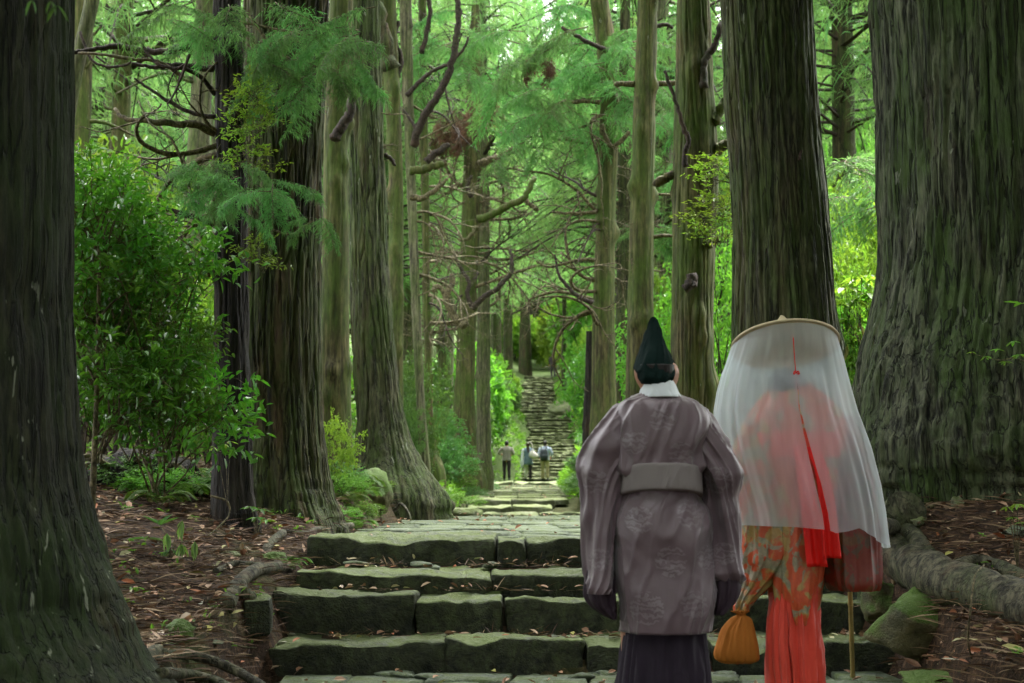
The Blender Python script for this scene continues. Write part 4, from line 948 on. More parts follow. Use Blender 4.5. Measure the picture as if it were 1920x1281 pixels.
# a far-off wooded slope closing the view
rw = np.random.RandomState(77); mb = MB(); pts = []
for k in range(900):
    px = rw.uniform(-500, 2400); Y = rw.uniform(150, 240); X = (px - 960) / FPX * Y; g = float(gfast(X, Y)); hgt = rw.uniform(6, 22)
    for q in range(1): pts.append((X, Y, g + rw.uniform(.0, 1) * hgt, rw.uniform(2.5, 5)))
pts = np.array(pts); n = 90
p = np.repeat(pts[:, :3], n, 0) + rw.normal(size=(len(pts) * n, 3)) * np.repeat(pts[:, 3], n)[:, None] * .55
V, F = leaf_quads(p, rw.normal(size=p.shape) + np.array([0, 0, -.4]), rw.normal(size=p.shape), rw.uniform(.8, 1.7, len(p)), rw.uniform(.25, .55, len(p)), far=True)
mb.add(V, F); kind(mb.obj('distant_wood', M['needle_far'], smooth=False), 'stuff')
# ------------------------------------------------------------------ ferns and small plants
def fern_mesh(seed, n=9, L=.45):
    rs = np.random.RandomState(seed); mb = MB()
    for k in range(n):
        az = k * 2.4 + rs.normal() * .3; l = L * rs.uniform(.7, 1.15); d = np.array([math.cos(az), math.sin(az), 0])
        c = smooth_path([(0, 0, 0), tuple(d * l * .35 + np.array([0, 0, l * .42])), tuple(d * l * .75 + np.array([0, 0, l * .45])), tuple(d * l + np.array([0, 0, l * .25]))], 6)
        V, F = tube(c, np.linspace(.003, .001, len(c)), 3); mb.add(V, F)
        m = len(c) - 3; t = _unit(np.gradient(c, axis=0))
        ii = np.repeat(np.arange(3, len(c)), 2); ii = np.concatenate([ii, ii]); f = rs.uniform(0, .5, len(ii))[:, None]
        sg = np.tile([1, -1], len(ii) // 2)[:, None]; p = c[ii] - t[ii] * f * .03
        s = np.cross(t[ii], [0, 0, 1.0]) * sg
        ll = l * .30 * np.sin(np.clip((ii - 1) / (len(c)) * 3.0, 0, 3.1)) + .01
        V, F = leaf_quads(p, s + t[ii] * .35, np.tile([0, 0, 1.0], (len(ii), 1)), ll, ll * .22, .05, .12); mb.add(V, F)
    return mb.mesh('fronds', M['fern'], False)
FE = [fern_mesh(500 + k) for k in range(3)]
def fern(px, py, Y, s, label='green fern at the foot of the swept grey trunk', grp='ferns by the swept trunk', name='fern'):
    q = P(px, py, Y); t = thing(name, label, 'fern', (q[0], Y, float(gfast(q[0], Y)) - .01), grp, rsf.uniform(0, 6)); place(FE[rsf.randrange(3)], 'fronds', t, scale=s)
for px, py, Y, s in ((650, 950, 13.2, .6), (640, 930, 14, .7), (675, 945, 13.6, .55), (690, 960, 13, .45), (665, 965, 12.8, .5), (680, 935, 14.4, .6), (650, 900, 15, .7), (712, 958, 13.4, .4), (672, 915, 15, .6)): fern(px, py, Y, s)
for px, py, Y, s in ((330, 930, 10.8, .6), (360, 925, 11.2, .7), (300, 940, 10.4, .55), (345, 915, 11.8, .7), (270, 930, 11, .6), (380, 935, 11.5, .6)): fern(px, py, Y, s, 'fern on the mound left of the blackish trunk', 'ferns on the left mound')
for px, py, Y, s in ((545, 1075, 9.6, .32), (540, 1085, 9.5, .25)): fern(px, py, Y, s, 'tiny fern rooted at the left end of the third step', 'tiny ferns by the third step')
G10 = ('low leafy plant on the verge left of the landing', 'low verge plants left of the landing')
for px, Y, s in ((870, 26, .4), (850, 30, .5), (880, 31, .45), (860, 36, .6), (895, 38, .6), (840, 24, .35), (880, 44, .6), (895, 48, .5), (700, 15.5, .25), (735, 19, .3), (640, 13.4, .3), (670, 13.2, .26), (625, 14.2, .35), (300, 10.8, .3), (390, 11.4, .25), (250, 11.2, .35), (905, 52, .4), (640, 12.2, .2)):
    shrub(px, 900, Y, s, s * .4, (BBL + BMI)[rsf.randrange(5)], *G10, name='low_plant')
# sapling stem in the left foreground, holding the dark leaves
q = P(172, 1060, 8.2); t = thing('sapling', 'thin pale sapling stem standing right of the left foreground trunk', 'tree', (q[0], 8.2, q[2] - .05))
mb = MB(); c = np.array([P(172, 1065, 8.2), P(173, 950, 8.2), (P(177, 850, 8.2)), P(180, 760, 8.25), P(183, 640, 8.3), P(186, 500, 8.3), P(182, 380, 8.4)]) - np.array([q[0], 8.2, q[2] - .05])
V, F = tube(smooth_path(c, 5), np.linspace(.021, .008, 31), 10, True, .15, 1); mb.add(V, F); mb.obj('stem', M['twig'], t)
for k, (a, b, c_) in enumerate((((180, 760), (200, 735), (240, 700)), ((181, 720), (160, 680), (140, 640)), ((183, 600), (220, 560), (280, 530)), ((178, 820), (205, 790), (215, 760)))):
    mb = MB(); pp = [P(*a, 8.25), P(*b, 8.3), P(*c_, 8.5)]; V, F = tube(smooth_path(np.array(pp) - np.array([q[0], 8.2, q[2] - .05]), 4), np.linspace(.009, .004, 9), 5); mb.add(V, F); mb.obj('branch', M['twig'], t)
SM = [bush_mesh(450 + k, .5, .5, .55, 70, 8, .075, .03, [M['leaf_dark'], M['twig']], .05, .3, False, 8) for k in range(2)]
for px, py in ((240, 640), (150, 600), (260, 540), (190, 420), (310, 650), (130, 480), (220, 740), (300, 720), (150, 370), (320, 780), (140, 720), (260, 800), (210, 560), (320, 560), (250, 600), (170, 660), (220, 470), (310, 700), (270, 690), (150, 430), (190, 800), (310, 850), (330, 800)):
    o = place(SM[rsf.randrange(2)], 'foliage', t, tuple(P(px, py + 30, 8.6 + rsf.uniform(-.3, .5)) - np.array([q[0], 8.2, q[2] - .05])), (rsf.uniform(-.3, .3), rsf.uniform(-.3, .3), rsf.uniform(0, 6)), rsf.uniform(.6, 1.15))
# plant with long drooping leaves on the litter, every leaf a part
lm = MB(); V, F = leaf_quads(np.zeros((1, 3)), np.array([[1.0, 0, 0]]), np.array([[0, 0, 1.0]]), 1.0, .34, .12, .22); lm.add(V, F)
LEAF_Y = lm.mesh('leaf', M['young_leaf']); lm2 = MB(); lm2.add(V, F); LEAF_D = lm2.mesh('leaf', M['leaf_blue']); lm3 = MB(); lm3.add(V, F); LEAF_P = lm3.mesh('leaf', M['petal']); lm4 = MB(); lm4.add(V, F); LEAF_B = lm4.mesh('leaf', M['leaf_bright'])
lm5 = MB(); lm5.add(V, F); LEAF_G = lm5.mesh('leaf', M['leaf_mid'])
def whorls(t, heads, base, stemr=.003):
    for (px, py, Y, n, L, kind_, hang) in heads:
        q_ = P(px, py, Y) - np.array(base); mb = MB()
        if stemr: 
            V, F = tube(smooth_path([(0, 0, 0), tuple(q_ * .5 + np.array([0, 0, .05])), tuple(q_)], 4), stemr, 4); mb.add(V, F); mb.obj('stem', M['twig'], t)
        for k in range(n):
            az = k * 6.28 / n + rsf.uniform(-.3, .3); el = -hang + rsf.uniform(-.2, .2)
            d = (math.cos(az) * math.cos(el), math.sin(az) * math.cos(el), math.sin(el))
            place(kind_, 'leaf', t, tuple(q_), aim(d), (L * rsf.uniform(.8, 1.1),) * 3)
b_ = P(320, 1010, 8.7); b_[2] = gfast(b_[0], 8.7); t = thing('young_plant', 'young plant with long drooping pale green leaves on the litter left of the blackish trunk', 'plant', tuple(b_))
whorls(t, [(313, 1000, 8.6, 5, .11, LEAF_Y, 1.2), (342, 975, 8.7, 3, .12, LEAF_Y, 1.2), (365, 1015, 8.6, 5, .11, LEAF_Y, 1.3), (340, 1020, 8.6, 6, .09, LEAF_Y, 1.0), (300, 985, 8.8, 5, .12, LEAF_D, -.6), (275, 1010, 8.7, 4, .11, LEAF_D, -.3), (320, 1030, 8.7, 6, .09, LEAF_D, .3)], b_)
b_ = P(1610, 700, 12.2); t = thing('flowering_shrub', 'shrub carrying pale yellow drooping young leaves beside the edge of the veil', 'shrub', (b_[0], 12.2, gfast(b_[0], 12.2)))
whorls(t, [(1583, 636, 12, 7, .17, LEAF_P, 1.2), (1610, 605, 12, 6, .17, LEAF_P, 1.25), (1632, 600, 12.1, 5, .16, LEAF_P, 1.2), (1572, 650, 12, 4, .12, LEAF_P, 1.1), (1600, 640, 12.1, 8, .2, LEAF_G, .2), (1620, 630, 12.2, 8, .2, LEAF_B, .0), (1590, 600, 12.1, 8, .2, LEAF_G, .1), (1575, 570, 12.1, 8, .2, LEAF_B, .0), (1600, 560, 12.1, 8, .2, LEAF_B, .2), (1630, 550, 12.1, 8, .2, LEAF_G, .2),
           (1585, 540, 12.2, 8, .2, LEAF_B, .1), (1615, 520, 12.2, 8, .2, LEAF_B, .1), (1605, 670, 12.1, 8, .2, LEAF_G, .2), (1590, 690, 12.1, 8, .2, LEAF_G, .2), (1570, 600, 12.2, 8, .18, LEAF_B, .1), (1640, 580, 12.2, 8, .18, LEAF_G, .1), (1600, 720, 12.2, 8, .2, LEAF_G, .2)], (b_[0], 12.2, gfast(b_[0], 12.2)), .003)
b_ = P(1935, 700, 7.2); t = thing('hanging_twig', 'thin twig with small green leaves crossing in front of the enormous right trunk', 'twig', tuple(b_))
mb = MB(); V, F = tube(smooth_path(np.array([P(1945, 690, 7.2), P(1905, 672, 7.15), (P(1870, 675, 7.1)), P(1820, 662, 7.1)]) - b_, 5), np.linspace(.003, .0015, 16), 4); mb.add(V, F); mb.obj('stem', M['twig'], t)
whorls(t, [(1822, 660, 7.1, 4, .03, LEAF_B, .1), (1850, 668, 7.1, 5, .04, LEAF_G, .2), (1870, 655, 7.1, 5, .045, LEAF_G, .1), (1885, 678, 7.1, 5, .04, LEAF_G, .2), (1900, 640, 7.1, 6, .05, LEAF_G, .2), (1912, 665, 7.1, 6, .05, LEAF_G, .2), (1915, 570, 7.1, 4, .09, LEAF_G, -.3)], b_, 0)
b_ = P(1905, 985, 7.6); b_[2] = gfast(b_[0], 7.6); t = thing('seedling', 'yellow green seedling on the litter at the right edge', 'plant', tuple(b_))
whorls(t, [(1888, 950, 7.6, 5, .05, LEAF_B, .4), (1908, 945, 7.6, 6, .06, LEAF_B, .3), (1900, 970, 7.6, 5, .05, LEAF_G, .1), (1915, 980, 7.6, 5, .05, LEAF_G, .1)], b_)
b_ = P(428, 870, 9.6); b_[2] = P(420, 950, 9.6)[2]; t = thing('seedling', 'single bright green drooping sprig in front of the blackish trunk', 'plant', tuple(b_))
whorls(t, [(422, 832, 9.6, 4, .07, LEAF_B, .6), (432, 828, 9.6, 3, .06, LEAF_B, .2), (398, 836, 9.6, 3, .06, LEAF_B, .5)], b_, .0015)
b_ = P(330, 1205, 7.0); b_[2] = gfast(b_[0], 7.0); t = thing('seedling', 'tiny yellow seedling on the litter beside the small left boulder', 'plant', tuple(b_))
whorls(t, [(320, 1190, 7.0, 5, .035, LEAF_B, .1), (336, 1190, 7.0, 4, .03, LEAF_B, .2)], b_)
b_ = P(480, 975, 10.1); b_[2] = gfast(b_[0], 10.1); t = thing('young_plant', 'small glossy seedlings at the foot of the blackish trunk', 'plant', tuple(b_))
whorls(t, [(470, 950, 10.1, 6, .09, LEAF_D, .1), (488, 955, 10.1, 6, .08, LEAF_D, .1), (500, 975, 10.2, 5, .08, LEAF_G, .1), (480, 970, 10, 6, .08, LEAF_D, .1)], b_)
b_ = P(90, -60, 4.0); t = thing('hanging_twig', 'two pale bluish leaves hanging at the top left corner in front of the foreground trunk', 'twig', tuple(b_))
whorls(t, [(108, 10, 4.0, 2, .055, LEAF_D, .7), (60, 0, 4.0, 2, .05, LEAF_D, 1.1), (96, 2, 4.0, 2, .05, LEAF_D, .9)], b_, .001)
# ------------------------------------------------------------------ boulders and roots
def boulder(px, py, Y, r, seed, label, mat='boulder', rot=0, sub=4):
    if Y < 18:
        Yg = YG(px, py + r[2] * .45 / mpp(Y)) ; r = tuple(a * Yg / Y for a in r); Y = Yg
    q = P(px, py, Y); V, F = rock(r, seed, sub, .7, .5, 2.2); mb = MB(); mb.add(V, F); o = mb.obj('boulder', M[mat], None, True, tuple(q)); o.rotation_euler = (0, 0, rot)
    return tag(o, label, 'boulder')
boulder(1735, 1160, 7.6, (.35, .26, .19), 3, 'bright mossy boulder below the thick root at the right end of the steps', rot=.3)
boulder(1655, 1130, 8.3, (.12, .2, .14), 5, 'dark stone wedged between the steps and the root')
boulder(1722, 1230, 7.6, (.06, .08, .05), 8, 'fist sized mossy stone at the right end of the lowest step')
boulder(1712, 978, 8.0, (.075, .08, .05), 9, 'pale mossy stone on the litter above the root', 'boulder_pale')
boulder(1795, 945, 8.1, (.035, .04, .05), 10, 'small pointed mossy stone at the foot of the enormous trunk', 'boulder_pale')
boulder(1900, 1000, 7.8, (.09, .1, .04), 11, 'flat grey stone on the litter near the right edge', 'paving')
boulder(345, 1185, 7.2, (.09, .09, .065), 12, 'small dark boulder on the litter left of the steps')
boulder(460, 1172, 8.0, (.0, .0, .0), 13, 'x') if False else None
boulder(518, 1048, 9.4, (.09, .09, .05), 14, 'small mossy stone beside the left end of the third step')
boulder(440, 1042, 9.2, (.05, .05, .03), 15, 'round pebble on the litter above the pale root', 'boulder_pale')
boulder(700, 925, 14.6, (.19, .25, .26), 16, 'leaning mossy slab of rock in front of the swept grey trunk')
boulder(742, 905, 15.2, (.21, .2, .14), 17, 'dark boulder capped with green moss beside the pale leaning rock')
boulder(835, 975, 17.0, (.09, .1, .04), 18, 'small flat stone on the reddish litter beside the landing', 'boulder_pale')
boulder(400, 1205, 7.0, (.05, .05, .012), 19, 'flat bluish stone chip lying on the litter left of the steps', 'paving')
boulder(1770, 1275, 6.4, (.22, .2, .04), 20, 'flat mossy stone sunk in the litter at the lower right corner', 'boulder')
boulder(870, 962, 23.6, (.3, .25, .12), 21, 'low stone at the left end of the small flight of steps', 'boulder_pale')
boulder(1050, 768, 81.5, (.75, .7, .7), 22, 'grey rounded rock beside the turn of the far stairs', 'boulder_pale')
def root(key, pts, r0, r1, Y=None, mat='root', taper=1.0, n=14):
    if key != 'T4': pts = [(p[0], p[1], p[2] if (i == 0 and key != 'T2') else max(p[2] - 1.6, min(p[2] + .6, YG(p[0], p[1] + (r0 + (r1 - r0) * i / len(pts)) * .55)))) for i, p in enumerate(pts)]
    t, base, *_ = TREES[key]; q = np.array([P(p[0], p[1], p[2]) for p in pts]) - np.array(base); path = smooth_path(q, 7)
    L = np.linspace(0, 1, len(path)); Ym = np.mean([p[2] for p in pts]); mb = MB()
    rad = (r0 + (r1 - r0) * L) * mpp(Ym) * (1 + .08 * np.sin(L * 11 + r0))
    V, F = tube(path, rad, n, True, .14, int(r0)); mb.add(V, F); return mb.obj('root', M[mat], t)
root('T17', [(1700, 960, 8.5), (1668, 985, 8.2), (1672, 1030, 7.9), (1710, 1062, 7.7), (1760, 1085, 7.6), (1830, 1105, 7.5), (1900, 1128, 7.4), (1990, 1150, 7.3)], 40, 42, n=28)
root('T17', [(1640, 985, 8.0), (1680, 990, 7.95), (1712, 1008, 7.9), (1735, 1040, 7.8), (1745, 1070, 7.7)], 16, 22)
root('T17', [(1790, 1062, 7.8), (1840, 1052, 7.85), (1890, 1070, 7.8), (1950, 1100, 7.7)], 12, 14)
root('T2', [(530, 1000, 11.2), (500, 1030, 10.2), (520, 1062, 9.5), (480, 1070, 9.2), (455, 1085, 8.9), (436, 1110, 8.7), (425, 1135, 8.6)], 10, 13)
root('T2', [(545, 1065, 9.5), (500, 1065, 9.3), (470, 1076, 9.1), (448, 1100, 8.8), (466, 1125, 8.6)], 10, 15)
root('T2', [(520, 1060, 9.6), (480, 1062, 9.4), (440, 1058, 9.3), (405, 1072, 9.1)], 9, 6)
root('T2', [(660, 985, 11.2), (600, 992, 10.9), (560, 1000, 10.7), (525, 996, 10.5)], 6, 4)
root('T0', [(240, 1240, 6.0), (300, 1232, 6.2), (350, 1228, 6.3), (400, 1240, 6.3), (450, 1262, 6.3), (500, 1290, 6.2)], 12, 8)
root('T0', [(230, 1275, 5.9), (290, 1225, 6.0), (310, 1250, 6.0), (320, 1290, 5.9)], 16, 16)
root('T0', [(300, 1262, 6.0), (350, 1265, 6.1), (400, 1275, 6.1), (440, 1295, 6.0)], 11, 8)
root('T0', [(190, 1130, 6.3), (225, 1170, 6.3), (262, 1215, 6.2), (300, 1260, 6.1)], 8, 12)
root('T4', [(800, 930, 17), (830, 935, 17), (845, 950, 17.2)], 10, 9)
root('T4', [(740, 955, 15.5), (752, 945, 15.5), (765, 960, 15.3), (770, 975, 15.2)], 3, 2)
for k, pts in enumerate([[(1720, 962, 8.1), (1760, 945, 8.1), (1815, 930, 8.1), (1925, 928, 8.1)], [(1768, 1065, 7.6), (1790, 1050, 7.6), (1812, 1040, 7.6)], [(1822, 1235, 6.9), (1815, 1200, 6.85), (1820, 1140, 6.8), (1828, 1080, 6.9), (1845, 1060, 7)],
                         [(340, 1078, 8.4), (380, 1088, 8.4), (420, 1088, 8.4), (465, 1092, 8.4)], [(370, 1170, 7.3), (410, 1195, 7.2), (450, 1212, 7.1), (485, 1215, 7.1)], [(395, 930, 9.8), (425, 940, 9.8), (430, 965, 9.8), (408, 990, 9.7), (390, 1005, 9.6)], [(200, 1035, 8.6), (260, 1062, 8.5), (320, 1060, 8.4), (370, 1070, 8.4)], [(1860, 1225, 6.8), (1890, 1220, 6.8), (1930, 1215, 6.8)]]):
    if k in (0, 1, 3, 4, 6, 7): pts = [(p[0], p[1], YG(p[0], p[1] + 3)) for p in pts]
    q = np.array([P(*p) for p in pts]); mb = MB(); V, F = tube(smooth_path(q - q[0], 6), np.linspace((.016, .008, .0055, .007, .008, .009, .006, .012)[k], .004, len(pts) * 6 - 5), 6, True, .2, k); mb.add(V, F)
    lab = ('long curved fallen branch in front of the foot of the enormous trunk', 'short twig lying on the thick root', 'thin pale root hanging upright below the thick root', 'thin stick lying on the litter pointing at the pale root', 'thin stick lying towards the lowest step', 'pale hooped twig at the foot of the blackish trunk', 'dark bent stick on the left litter mound', 'thick stick at the lower right edge')[k]
    tag(mb.obj('stick', M['twig'], None, True, tuple(q[0])), lab, 'stick')
# uprooted stump on the left mound
q = P(255, 900, 11.4); mb = MB(); V, F = rock((.42, .35, .24), 33, 4, 1, .8, 3.5); mb.add(V, F); t = thing('tree_stump', 'dark rotten stump with tangled roots on the mound behind the sapling', 'stump', tuple(q)); mb.obj('stump', M['bark_black'], t)
for k in range(14):
    a = rsf.uniform(0, 6.28); mb = MB(); V, F = tube(smooth_path([(math.cos(a) * .2, math.sin(a) * .2 - .1, .1), (math.cos(a) * .45, math.sin(a) * .35 - .1, rsf.uniform(0, .2)), (math.cos(a) * .7, math.sin(a) * .5 - .1, -.2)], 5), np.linspace(.03, .008, 11), 5, True, .3, k); mb.add(V, F); mb.obj('root', M['twig' if k % 2 else 'root'], t)
# ------------------------------------------------------------------ litter: leaves, needles and twigs nobody could count
def litter_mat(name, stops):
    t = NT(name); g = t.n('NewGeometry'); return t.done(t.principled(t.ramp(g.outputs['Random Per Island'], stops), .7, None, .3))
M['litter'] = litter_mat('fallen_leaves', [(0, (.12, .06, .03)), (.3, (.28, .15, .09)), (.5, (.42, .30, .20)), (.7, (.40, .13, .05)), (.82, (.52, .42, .33)), (.93, (.40, .37, .10)), (1, (.45, .44, .36))])
M['needles_dead'] = litter_mat('fallen_needles', [(0, (.025, .013, .007)), (.4, (.085, .045, .024)), (.8, (.20, .13, .07)), (1, (.38, .27, .17))])
rl = np.random.RandomState(9)
def scatter(n, side):
    Y = 5.5 + rl.rand(n) ** 1.8 * 14; pz, pc, pw = path_at(Y)
    if side < 0: X = -1.42 - rl.rand(n) ** .9 * (Y * .30 + .6) * 1.0 + .2
    else: X = 1.95 + rl.rand(n) * 2.6
    return X, Y
mb = MB()
for side, n in ((-1, 3800), (1, 4200)):
    X, Y = scatter(n, side); keep = np.ones(n, bool); Z = gfast(X, Y) + .012; n = len(X)
    d = rl.normal(size=(n, 3)); d[:, 2] *= .25; V, F = leaf_quads(np.stack([X, Y, Z], 1), d, np.array([0, 0, 1.0]) + rl.normal(size=(n, 3)) * .35, rl.uniform(.04, .11, n), rl.uniform(.02, .05, n), .3, -.15); mb.add(V, F)
# leaves on the treads
for (y0, y1, z, x0, x1, n) in ((5.8, 8.33, .175, -1.5, 2.4, 130), (8.5, 8.84, .345, -1.35, 2.2, 70), (9.4, 9.6, .70, -1.3, 2.1, 30), (9.05, 9.3, .59, -1.3, 2.1, 40), (10.1, 19, .875, -1.3, 2, 90), (9.7, 9.95, .735, -1.3, 2, 20), (27, 43, 1.1, -1, 1.1, 50), (19, 24, .80, -1, 1.6, 30)):
    X = rl.uniform(x0, x1, n); Y = rl.uniform(y0, y1, n); Z = np.full(n, z) if y1 - y0 < 5 else path_at(Y)[0] + .02
    d = rl.normal(size=(n, 3)); d[:, 2] *= .2; V, F = leaf_quads(np.stack([X, Y, Z + .012], 1), d, np.array([0, 0, 1.0]) + rl.normal(size=(n, 3)) * .3, rl.uniform(.03, .08, n), rl.uniform(.02, .045, n), .3, -.15); mb.add(V, F)
kind(mb.obj('fallen_leaves', M['litter'], smooth=False), 'stuff')
mb = MB()
for side, n in ((-1, 34000), (1, 26000)):
    X, Y = scatter(n, side); Z = gfast(X, Y); cl = fbm(X * 3, Y * 3, 0, 2, 2) > .3; X, Y, Z = X[cl], Y[cl], Z[cl]; n = len(X)
    az = rl.uniform(0, 6.28, n) + np.round(fbm(X * 2, Y * 2, 0, 6, 1) * 5); d = np.stack([np.cos(az), np.sin(az) * .8, rl.uniform(-.05, .3, n)], 1)
    V, F = slivers(np.stack([X, Y, Z + rl.uniform(0, .02, n)], 1), d, rl.uniform(.06, .24, n), rl.uniform(.004, .009, n), .12, rl); mb.add(V, F)
for (y0, y1, z, n) in ((8.6, 8.86, .35, 260), (9.5, 9.9, .72, 260), (9.2, 9.33, .58, 120)):
    X = rl.choice([-.9, .2, .75, 1.3, -.2], n) + rl.normal(size=n) * .14; Y = rl.uniform(y0, y1, n); d = rl.normal(size=(n, 3)); d[:, 2] = np.abs(d[:, 2]) * .3
    V, F = slivers(np.stack([X, Y, np.full(n, z)], 1), d, rl.uniform(.04, .14, n), rl.uniform(.003, .006, n), .1, rl); mb.add(V, F)
kind(mb.obj('fallen_needles', M['needles_dead']), 'stuff')
# small green ground cover
mb = MB()
X, Y = [], []
for side in (-1, 1):
    x, y = scatter(900, side); X.append(x); Y.append(y)
yy = rl.uniform(18, 95, 9000); pz, pc, pw = path_at(yy); sg = rl.choice([-1, 1], 9000); X.append(pc + sg * (pw + .15 + rl.rand(9000) ** 1.6 * 5)); Y.append(yy)
X, Y = np.concatenate(X), np.concatenate(Y); keep = fbm(X * 1.3, Y * 1.3, 0, 12, 2) > np.where(Y > 18, .42, .52); X, Y = X[keep], Y[keep]; n = len(X)
s = np.clip(Y / 14, .6, 3.2); X = np.repeat(X, 4); Y = np.repeat(Y, 4); s = np.repeat(s, 4); n = len(X); Z = gfast(X, Y)
d = rl.normal(size=(n, 3)); d[:, 2] = np.abs(d[:, 2]) * .5 + .15
V, F = leaf_quads(np.stack([X + rl.normal(size=n) * .03 * s, Y, Z + rl.uniform(0, .06, n) * s], 1), d, np.array([0, 0, 1.0]) + rl.normal(size=(n, 3)) * .3, rl.uniform(.04, .09, n) * s, rl.uniform(.018, .035, n) * s); mb.add(V, F)
kind(mb.obj('ground_cover', M['leaf_mid'], smooth=False), 'stuff')
# ------------------------------------------------------------------ people
def cloth_mat(name, col, rough=.65, sheen=.0, weave=300, var=.12, spec=.25):
    t = NT(name); v = t.coord('Object'); n = t.noise(v, 3, 4); w_ = t.noise(t.coord('Object', (weave, weave, weave * .5)), 1.0, 2)
    c = t.mix(n, tuple(np.array(col) * (1 - var)), tuple(np.array(col) * (1 + var)))
    return t.done(t.principled(c, rough, t.bump(t.noise(t.coord('Object', (6, 6, 4)), 1.0, 3, .5, 1.5), .5, .03, t.bump(w_, .25, .002)), spec, Sheen_Weight=sheen))
def skin_mat():
    t = NT('skin'); n = t.noise(t.coord('Object'), 25, 3); return t.done(t.principled(t.mix(n, (.36, .17, .10), (.46, .24, .15)), .5, None, .4, Subsurface_Weight=.1))
M['skin'] = skin_mat(); M['hair'] = cloth_mat('black_hair', (.012, .009, .008), .45, 0, 400); M['hair_brown'] = cloth_mat('dark_brown_hair', (.035, .018, .012), .45, 0, 400)
M['hat_black'] = cloth_mat('black_green_cloth', (.005, .014, .012), .9, 0, 300, .3, .08); M['white_cloth'] = cloth_mat('white_cloth', (.62, .66, .68), .7); M['purple'] = cloth_mat('dark_purple_cloth', (.013, .007, .015), .75)
M['red'] = cloth_mat('vermilion_cloth', (.62, .055, .03), .6, .2); M['ribbon'] = cloth_mat('bright_red_silk', (.68, .012, .008), .45); M['pouch'] = cloth_mat('orange_brown_brocade', (.34, .115, .018), .75, 0, 60, .5, .15)
M['belt'] = cloth_mat('grey_sash', (.20, .175, .17), .6); M['straw'] = cloth_mat('pale_straw', (.50, .42, .26), .6, 0, 200); M['bamboo'] = cloth_mat('bamboo', (.34, .25, .09), .4, 0, 40)
def robe_mat(centres):
    t = NT('grey_purple_silk_with_roundels'); v = t.coord('Object'); s = t.sep(v); n = t.noise(v, 4, 4)
    col = t.mix(n, (.078, .048, .060), (.155, .110, .122)); mask = None
    for (x, z, r) in centres:
        d = t.math('SQRT', t.math('ADD', t.math('POWER', t.math('SUBTRACT', s[0], x), 2), t.math('POWER', t.math('SUBTRACT', s[2], z), 2)))
        m = t.math('MULTIPLY', t.math('SUBTRACT', r, d), 200, clamp=True); mask = m if mask is None else t.math('MAXIMUM', mask, m)
    sw = t.n('TexWave', wave_type='RINGS', i_Scale=14, i_Distortion=9, i_Detail=3, i_Detail_Scale=3); t.set(sw.inputs['Vector'], v)
    pat = t.math('MULTIPLY', mask, t.ramp(sw.outputs[1], [(.5, 0.0), (.62, 1.0)]))
    col = t.mix(t.math('MULTIPLY', pat, .3), col, (.28, .25, .265))
    lat = t.ramp(t.noise(t.coord('Object', (90, 90, 90)), 1.0, 2), [(.5, 0.0), (.6, 1.0)])
    return t.done(t.principled(col, t.math('MULTIPLY_ADD', pat, -.1, .42), t.bump(t.noise(t.coord('Object', (5, 5, 3.2)), 1.0, 2, .5, 1.2), .6, .035, t.bump(t.math('ADD', pat, t.math('MULTIPLY', lat, .3)), .3, .002)), .5, Sheen_Weight=.25))
def brocade_mat(k=1.0):
    t = NT('orange_red_brocade'); v = t.coord('Object'); n = t.noise(v, 7, 3, .5, 1.2); n2 = t.noise(t.coord('Object', (1, 1, 1), (4, 2, 7)), 9, 3, .5, 1.5); n3 = t.noise(v, 40, 3, .6, 1)
    col = t.mix(n3, (.40, .035, .015), (.62, .12, .03))
    col = t.mix(t.ramp(n, [(.54, 0.0), (.60, .9)]), col, t.mix(n3, (.22, .16, .05), (.52, .38, .13)))
    col = t.mix(t.ramp(n2, [(.54, 0.0), (.59, .85)]), col, t.mix(n3, (.06, .10, .06), (.42, .42, .30)))
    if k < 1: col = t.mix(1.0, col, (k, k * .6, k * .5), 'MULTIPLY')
    return t.done(t.principled(col, .42, t.bump(n3, .3, .003), .5))
M['brocade'] = brocade_mat(); M['brocade_shaded'] = brocade_mat(.3)  # second copy darkened: shade of the right sleeve put into its colour
def veil_mat():
    t = NT('sheer_white_veil'); w_ = t.noise(t.coord('Object', (25, 25, 3)), 1.0, 3, .5, .3)
    p = t.principled((.82, .93, .98), .6, None, .2); tr = t.n('BsdfTranslucent'); tr.inputs[0].default_value = (.82, .92, .96, 1)
    a = t.n('MixShader'); a.inputs[0].default_value = .5; t.t.links.new(p, a.inputs[1]); t.t.links.new(tr.outputs[0], a.inputs[2])
    tp = t.n('BsdfTransparent'); tp.inputs[0].default_value = (1, 1, 1, 1); b = t.n('MixShader')
    lw = t.n('LayerWeight', i_Blend=.35)
    t.set(b.inputs[0], t.math('MULTIPLY_ADD', w_, .16, t.math('MULTIPLY_ADD', lw.outputs[1], .6, .24), clamp=True))
    t.t.links.new(tp.outputs[0], b.inputs[1]); t.t.links.new(a.outputs[0], b.inputs[2]); return t.done(b.outputs[0])
M['veil'] = veil_mat()
